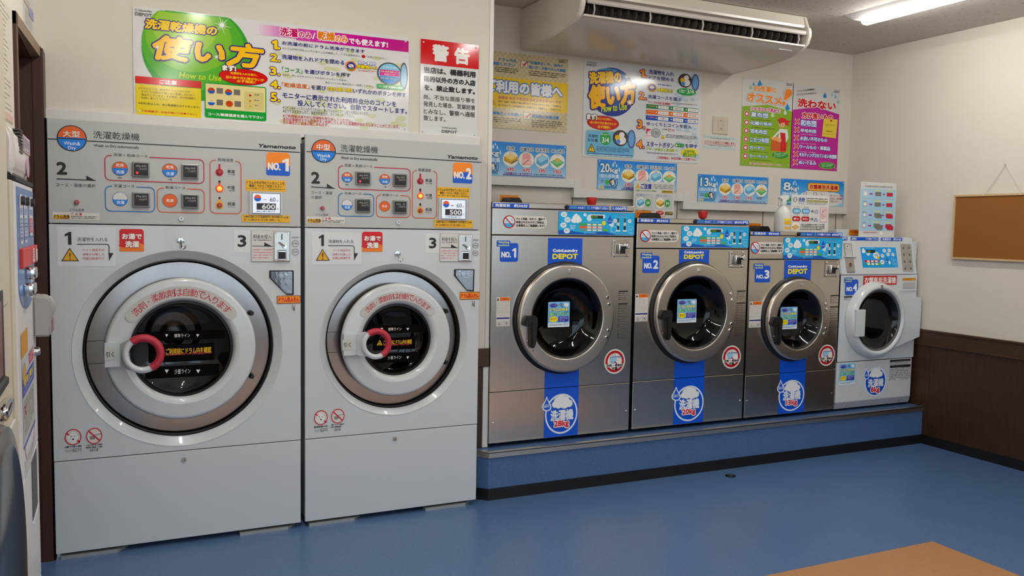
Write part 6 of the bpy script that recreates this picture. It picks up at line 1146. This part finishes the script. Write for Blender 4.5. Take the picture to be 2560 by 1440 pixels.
# floor socket
t = thing('floor_cap', 'small round black cap set in the blue floor', 'floor cap', (4.421, -.107, 0)); obj('ring', lathe_z(4.421, -.107, 0, 0, 0, 24, [(.02, .0), (.034, .0), (.034, .003), (.022, .004), (.02, .001), (0, .001)]), mat('black_plastic', '#131313', .38), t, smooth=30); obj('cap', lathe_z(4.421, -.107, 0, .003, .017, 20), mat('lock_metal', '#c2bcb2', .25, 1.), t)
# ================================================================ left side: detergent vending machine, dispenser, dryer stack, sheets
def slabp(name, pl, pts, h, m, par, h0=0., px=True):
    q = B(); prism(q, [pl.at(pl.m(*e) if px else e, h0) for e in pts], pl.n*h); return obj(name, q, m, par)
VX, VY0, VY1, VZ = .645, -1.585, -1.0, 1.662
M_VB = mat('vending_body', '#cfc6b2', .45); M_VF = mat('vending_front', '#d8d8d8', .35); M_VBL = mat('vending_blue', '#5f7fb4', .3)
vm = thing('detergent_vending_machine', 'narrow cream detergent vending machine with blue panel beside the dark doorway', 'vending machine', (.5, -1.29, 0))
obj('cabinet', box(.30, VX-.006, VY0, VY1, 0, VZ, .006), M_VB, vm); PV = PXl(VX)
obj('front_panel', box(VX-.008, VX, VY0+.004, VY1-.004, .80, VZ-.004, .003), M_VF, vm); obj('lower_door', box(VX-.008, VX, VY0+.004, VY1-.004, .33, .796, .003), M_VF, vm); obj('base_panel', box(VX-.008, VX, VY0+.004, VY1-.004, .01, .325, .003), M_VF, vm)
obj('top_edge', box(.32, VX+.002, VY0+.01, VY1, VZ, VZ+.012, .002), M_BLACK, vm)
yb0, yb1 = VY0+.04, VY1-.02; zb1, zb0 = 1.645, 1.33
P = [(yb0, zb1), (yb1, zb1)] + [((yb0+yb1)/2+(yb1-yb0)/2*math.cos(R(a)), zb0+.04+.09*math.sin(R(a))-.0) for a in range(0, -181, -15)]
obj('blue_panel', prism(B(), [(VX, y, z) for y, z in P], (.002, 0, 0)), M_VBL, vm, lab='blue selection panel')
q = Pr(Pl((VX+.002, 0, 0), (0, 1, 0), (1, 0, 0)), lambda u, v: (yb0+(yb1-yb0)*u, zb1+(zb0-zb1)*v))
for x0, x1, v1, c in ((.1, .3, .52, '#5a74b0'), (.36, .56, .52, '#5a74b0'), (.68, .94, .46, '#c84850')):
    q.rect(x0, .06, x1, v1, '#d8dae0', 1, .3); q.rect(x0+.03, .19, x1-.03, .25, '#8a98c0', 2); q.rect(x0+.03, .28, x1-.03, v1-.03, c if x1 > .9 else '#7a8cbc', 2); q.dash(x0+.05, .3, x1-.05, v1-.05, '#e0e2ea', 3, 5)
for v in (.33, .36, .46): q.rect(0, v, 1, v+.006, '#39508e', 3)
q.dash(.3, .78, .9, .84, '#a890b4', 1, 2); q.build('panel_print', vm)
fy = lambda u: yb0+(yb1-yb0)*u
for u in (.2, .46, .81):
    z = zb1-(zb1-zb0)*.12; obj('selection_button', tube(B(), [(VX+.002, fy(u), z), (VX+.014, fy(u), z)], .013, 14), mat('dark_metal', '#4a4844', .3, .8), vm, smooth=True)
MR = mat('red_box', '#c83030', .4)
for u0, u1 in ((.06, .56), (.58, .78), (.8, 1.0)): obj('red_plate', box(VX, VX+.012, fy(u0), fy(u1), zb1-(zb1-zb0)*.74, zb1-(zb1-zb0)*.56, .003), MR, vm)
q = Pr(Pl((VX+.012, 0, 0), (0, 1, 0), (1, 0, 0)), lambda u, v: (fy(u), zb1+(zb0-zb1)*v)); q.rect(.62, .585, .76, .72, '#e4d8d8', 1); q.dash(.64, .6, .74, .7, '#a83038', 2, 4); q.build('red_plate_print', vm); q = Pr(q.pl, q.m); q.rect(.86, .6, .98, .72, '#e4d8d8', 1); q.build('red_plate_print', vm)
for z, u, s in ((1.39, .45, .03), (1.345, .35, .04)):
    bm = B(); bx(bm, VX, VX+.03, fy(u)-s*1.5, fy(u)+s*1.2, z-.018, z+.018, .007, 3); obj('coin_mechanism', bm, M_CHROME, vm, smooth=True)
obj('white_sticker', box(VX, VX+.003, fy(.72), fy(.84), 1.30, 1.385), ink('#d4d4d8'), vm)
# grey dome-topped outlet that sticks out of the front
oc = [(0, 1.165), (.052, 1.165), (.052, 1.222), (.062, 1.245), (.064, 1.262), (.058, 1.284), (.044, 1.298), (.02, 1.302), (0, 1.302)]
bm = B(); prism(bm, [(VX+x, -1.10, z) for x, z in oc], (0, .09, 0)); bmesh.ops.bevel(bm, geom=[e for e in bm.edges], offset=.006, segments=3, affect='EDGES'); obj('outlet_hood', bm, mat('hood_grey', '#a4a29e', .35), vm, smooth=45, lab='grey round-topped outlet hood')
obj('hood_tab', box(VX+.052, VX+.058, -1.07, -1.04, 1.18, 1.225, .002), mat('tab_pink', '#a08088', .5), vm)
bm = B(); tube(bm, [(VX, -1.06, 1.112), (VX+.012, -1.06, 1.112), (VX+.016, -1.06, 1.112)], [.016, .014, .01], 14); obj('lock', bm, M_CHROME, vm, smooth=True)
q = Pr(PV); P = [PV.m(*e) for e in ((51, 835), (69, 822), (70, 868), (52, 886))]; q.rect(51, 838, 69, 876, '#d09a34'); q.build('yellow_sticker', vm)
q = Pr(PV); c = q.sub(54, 905, 87, 1055); c.rect(0, 0, 1, 1, '#c8ccd8'); c.rect(.0, .2, 1, .42, '#4656a8', 2); c.text('洗剤', .1, .23, .9, .33, '#e0d04c', 3, .04); c.dash(.06, .35, .94, .4, '#b8c0e0', 3); c.rect(.55, .02, .98, .16, '#c04050', 2); c.dash(.6, .03, .95, .15, '#e8d8dc', 3, 3); c.ell(.04, .05, .3, .3, '#c8a050', 2); c.rect(.06, .45, .94, .95, '#bdbdb8', 2); c.dash(.1, .48, .9, .9, '#8a8a84', 3, 9); c.text('X', .08, .52, .24, .66, '#c04050', 4, .08); c.rect(0, .96, 1, 1, '#4656a8', 3); q.build('leaflet_sticker', vm)
q = Pr(PV); c = q.sub(58, 1075, 90, 1130); c.ring(.1, .05, .9, .75, .08, '#d8a8ac', 1); c.dash(.05, .6, .95, .95, '#b8bcc4', 1, 4); q.build('round_sticker', vm)
obj('outlet_opening', box(VX-.002, VX+.002, -1.28, -1.10, .60, .79), mat('recess_dark', '#4c4846', .5), vm); obj('outlet_frame', box(VX, VX+.006, -1.29, -1.09, .592, .602, .002), M_VF, vm)
# white dispenser on top of the vending machine
dp = thing('dispenser', 'white rounded dispenser with vent slots standing on the vending machine', 'dispenser', (.55, -1.29, VZ+.012)); M_DP = mat('dispenser_white', '#dcd8d2', .4)
bm = B(); z0 = VZ+.012; prf = [(.50, z0), (.632, z0), (.643, z0+.012), (.645, z0+.10), (.638, z0+.13), (.61, z0+.155), (.56, z0+.168), (.50, z0+.17)]
prism(bm, [(x, -1.56, z) for x, z in prf], (0, .47, 0)); bmesh.ops.bevel(bm, geom=bm.edges[:], offset=.012, segments=3, affect='EDGES'); obj('body', bm, M_DP, dp, smooth=50)
for k in range(8): obj('vent_slot', box(.628-.0, .6475, -1.42, -1.33, z0+.075+.009*k, z0+.079+.009*k), mat('recess_dark', '#4c4846', .5), dp)
for z, h in ((z0+.05, .02), (z0+.025, .008)): obj('side_slot', box(.621, .626, -1.5615, -1.558, z, z+h), M_BLACK, dp)
obj('price_card', box(.6455, .648, -1.33, -1.10, z0+.085, z0+.135), ink('#d8b8b4'), dp); q = Pr(Pl((.648, 0, 0), (0, 1, 0), (1, 0, 0)), lambda u, v: (-1.33+.23*u, z0+.135-.05*v)); q.rect(.06, .1, .94, .9, '#b8aebc'); q.dash(.15, .2, .85, .8, '#8a7078', 2, 4); q.build('card_print', dp)
bm = B(); prism(bm, [(.645, -1.17+.05*math.cos(R(a)), z0+.045+.033*math.sin(R(a))) for a in range(0, 360, 20)], (.002, 0, 0)); obj('round_label', bm, ink('#c0a0b4'), dp)
# dryer stack further left
DX = .629; PL_ = PXl(DX); ds = thing('stack_dryer', 'cream stacked dryer with round chrome lower door beside the vending machine', 'dryer', (.35, -2.0, 0)); M_DC = mat('dryer_cream', '#cbc2ae', .45)
obj('cabinet', box(.05, DX, -2.45, VY0-.004, 0, 2.1, .004), M_DC, ds)
obj('upper_panel', box(DX, DX+.004, -2.4, -1.665, 1.33, 1.9, .003), M_DC, ds)
wn = obj('upper_window', box(DX, DX+.005, -2.3, -1.80, 1.14, 1.375, .002), mat('black_plastic', '#131313', .38), ds); obj('window_pane', box(DX+.003, DX+.006, -2.28, -1.85, 1.165, 1.35), mat('orange_pane', '#7a3c22', .2), wn)
obj('window_ledge', prism(B(), [(DX, -2.3, 1.13), (DX+.012, -2.3, 1.133), (DX+.012, -2.3, 1.148), (DX, -2.3, 1.155)], (0, .51, 0)), mat('black_plastic', '#131313', .38), ds)
bm = B(); bx(bm, DX, DX+.025, -1.95, -1.80, 1.065, 1.10, .01, 3); obj('latch', bm, M_CHROME, ds, smooth=True)
obj('lower_panel', box(DX, DX+.008, -2.4, -1.60, .05, 1.0, .004), mat('dryer_white', '#c8c8c0', .4), ds)
bm = B(); cy, cz, rr = -2.12, .62, .47
rows = []
for r_, x in ((rr, DX+.008), (rr-.01, DX+.03), (rr-.05, DX+.036), (rr-.07, DX+.02), (0, DX+.012)): rows.append([bm.verts.new((x, cy+r_*math.cos(2*math.pi*i/64), cz+r_*math.sin(2*math.pi*i/64))) for i in range(64)])
for a, b in zip(rows, rows[1:]):
    for i in range(64): bm.faces.new((a[i], a[(i+1) % 64], b[(i+1) % 64], b[i]))
bmesh.ops.remove_doubles(bm, verts=bm.verts, dist=1e-5); bmesh.ops.recalc_face_normals(bm, faces=bm.faces)
obj('lower_door', bm, mat('door_bronze', '#8a7a6a', .18, 1.), ds, smooth=40, lab='round chrome lower door')
q = Pr(Pl((DX+.008, 0, 0), (0, 1, 0), (1, 0, 0)), PXl(DX+.008).m); c = q.sub(14, 1105, 36, 1180); c.text('500', .05, .1, .95, .6, '#c84038', 1, .05); c.dash(.1, .65, .9, .95, '#c84038', 1, 2); q.build('red_sticker', ds)
# sheets on the left wall
PLW = Pl((.600, 0, 0), (.045, 1, 0), (1, -.045, 0))
r, p = board('notice', 'long white notice sheet on the left wall above the white dispenser', PLW, (-12, -30), (31, 312), .002, '#d2cdc0', 'notice', None, .4, False); c = p.sub(-12, -30, 31, 312)
for k in range(22): c.dash(.05, .05+.04*k, random.uniform(.5, .95), .062+.04*k, '#b87068' if k in (5, 6) else '#7a7868', 1)
c.rect(.0, .93, 1, .99, '#d4b0a4', 1); p.build('print', r)
r, p = board('notice', 'small white notice on the left wall above the dark doorway', PLW, (55.5, -40), (83.5, 98), .002, '#cac8c4', 'notice', None, .4, False); c = p.sub(55.5, -40, 83.5, 98); c.rect(.5, .3, 1, .55, '#8c94bc', 1); c.rect(.05, .2, .6, .4, '#b8a8a0', 1.5)
for k in range(7): c.dash(.1, .5+.06*k, .8, .53+.06*k, '#7a7884', 2)
p.build('print', r)
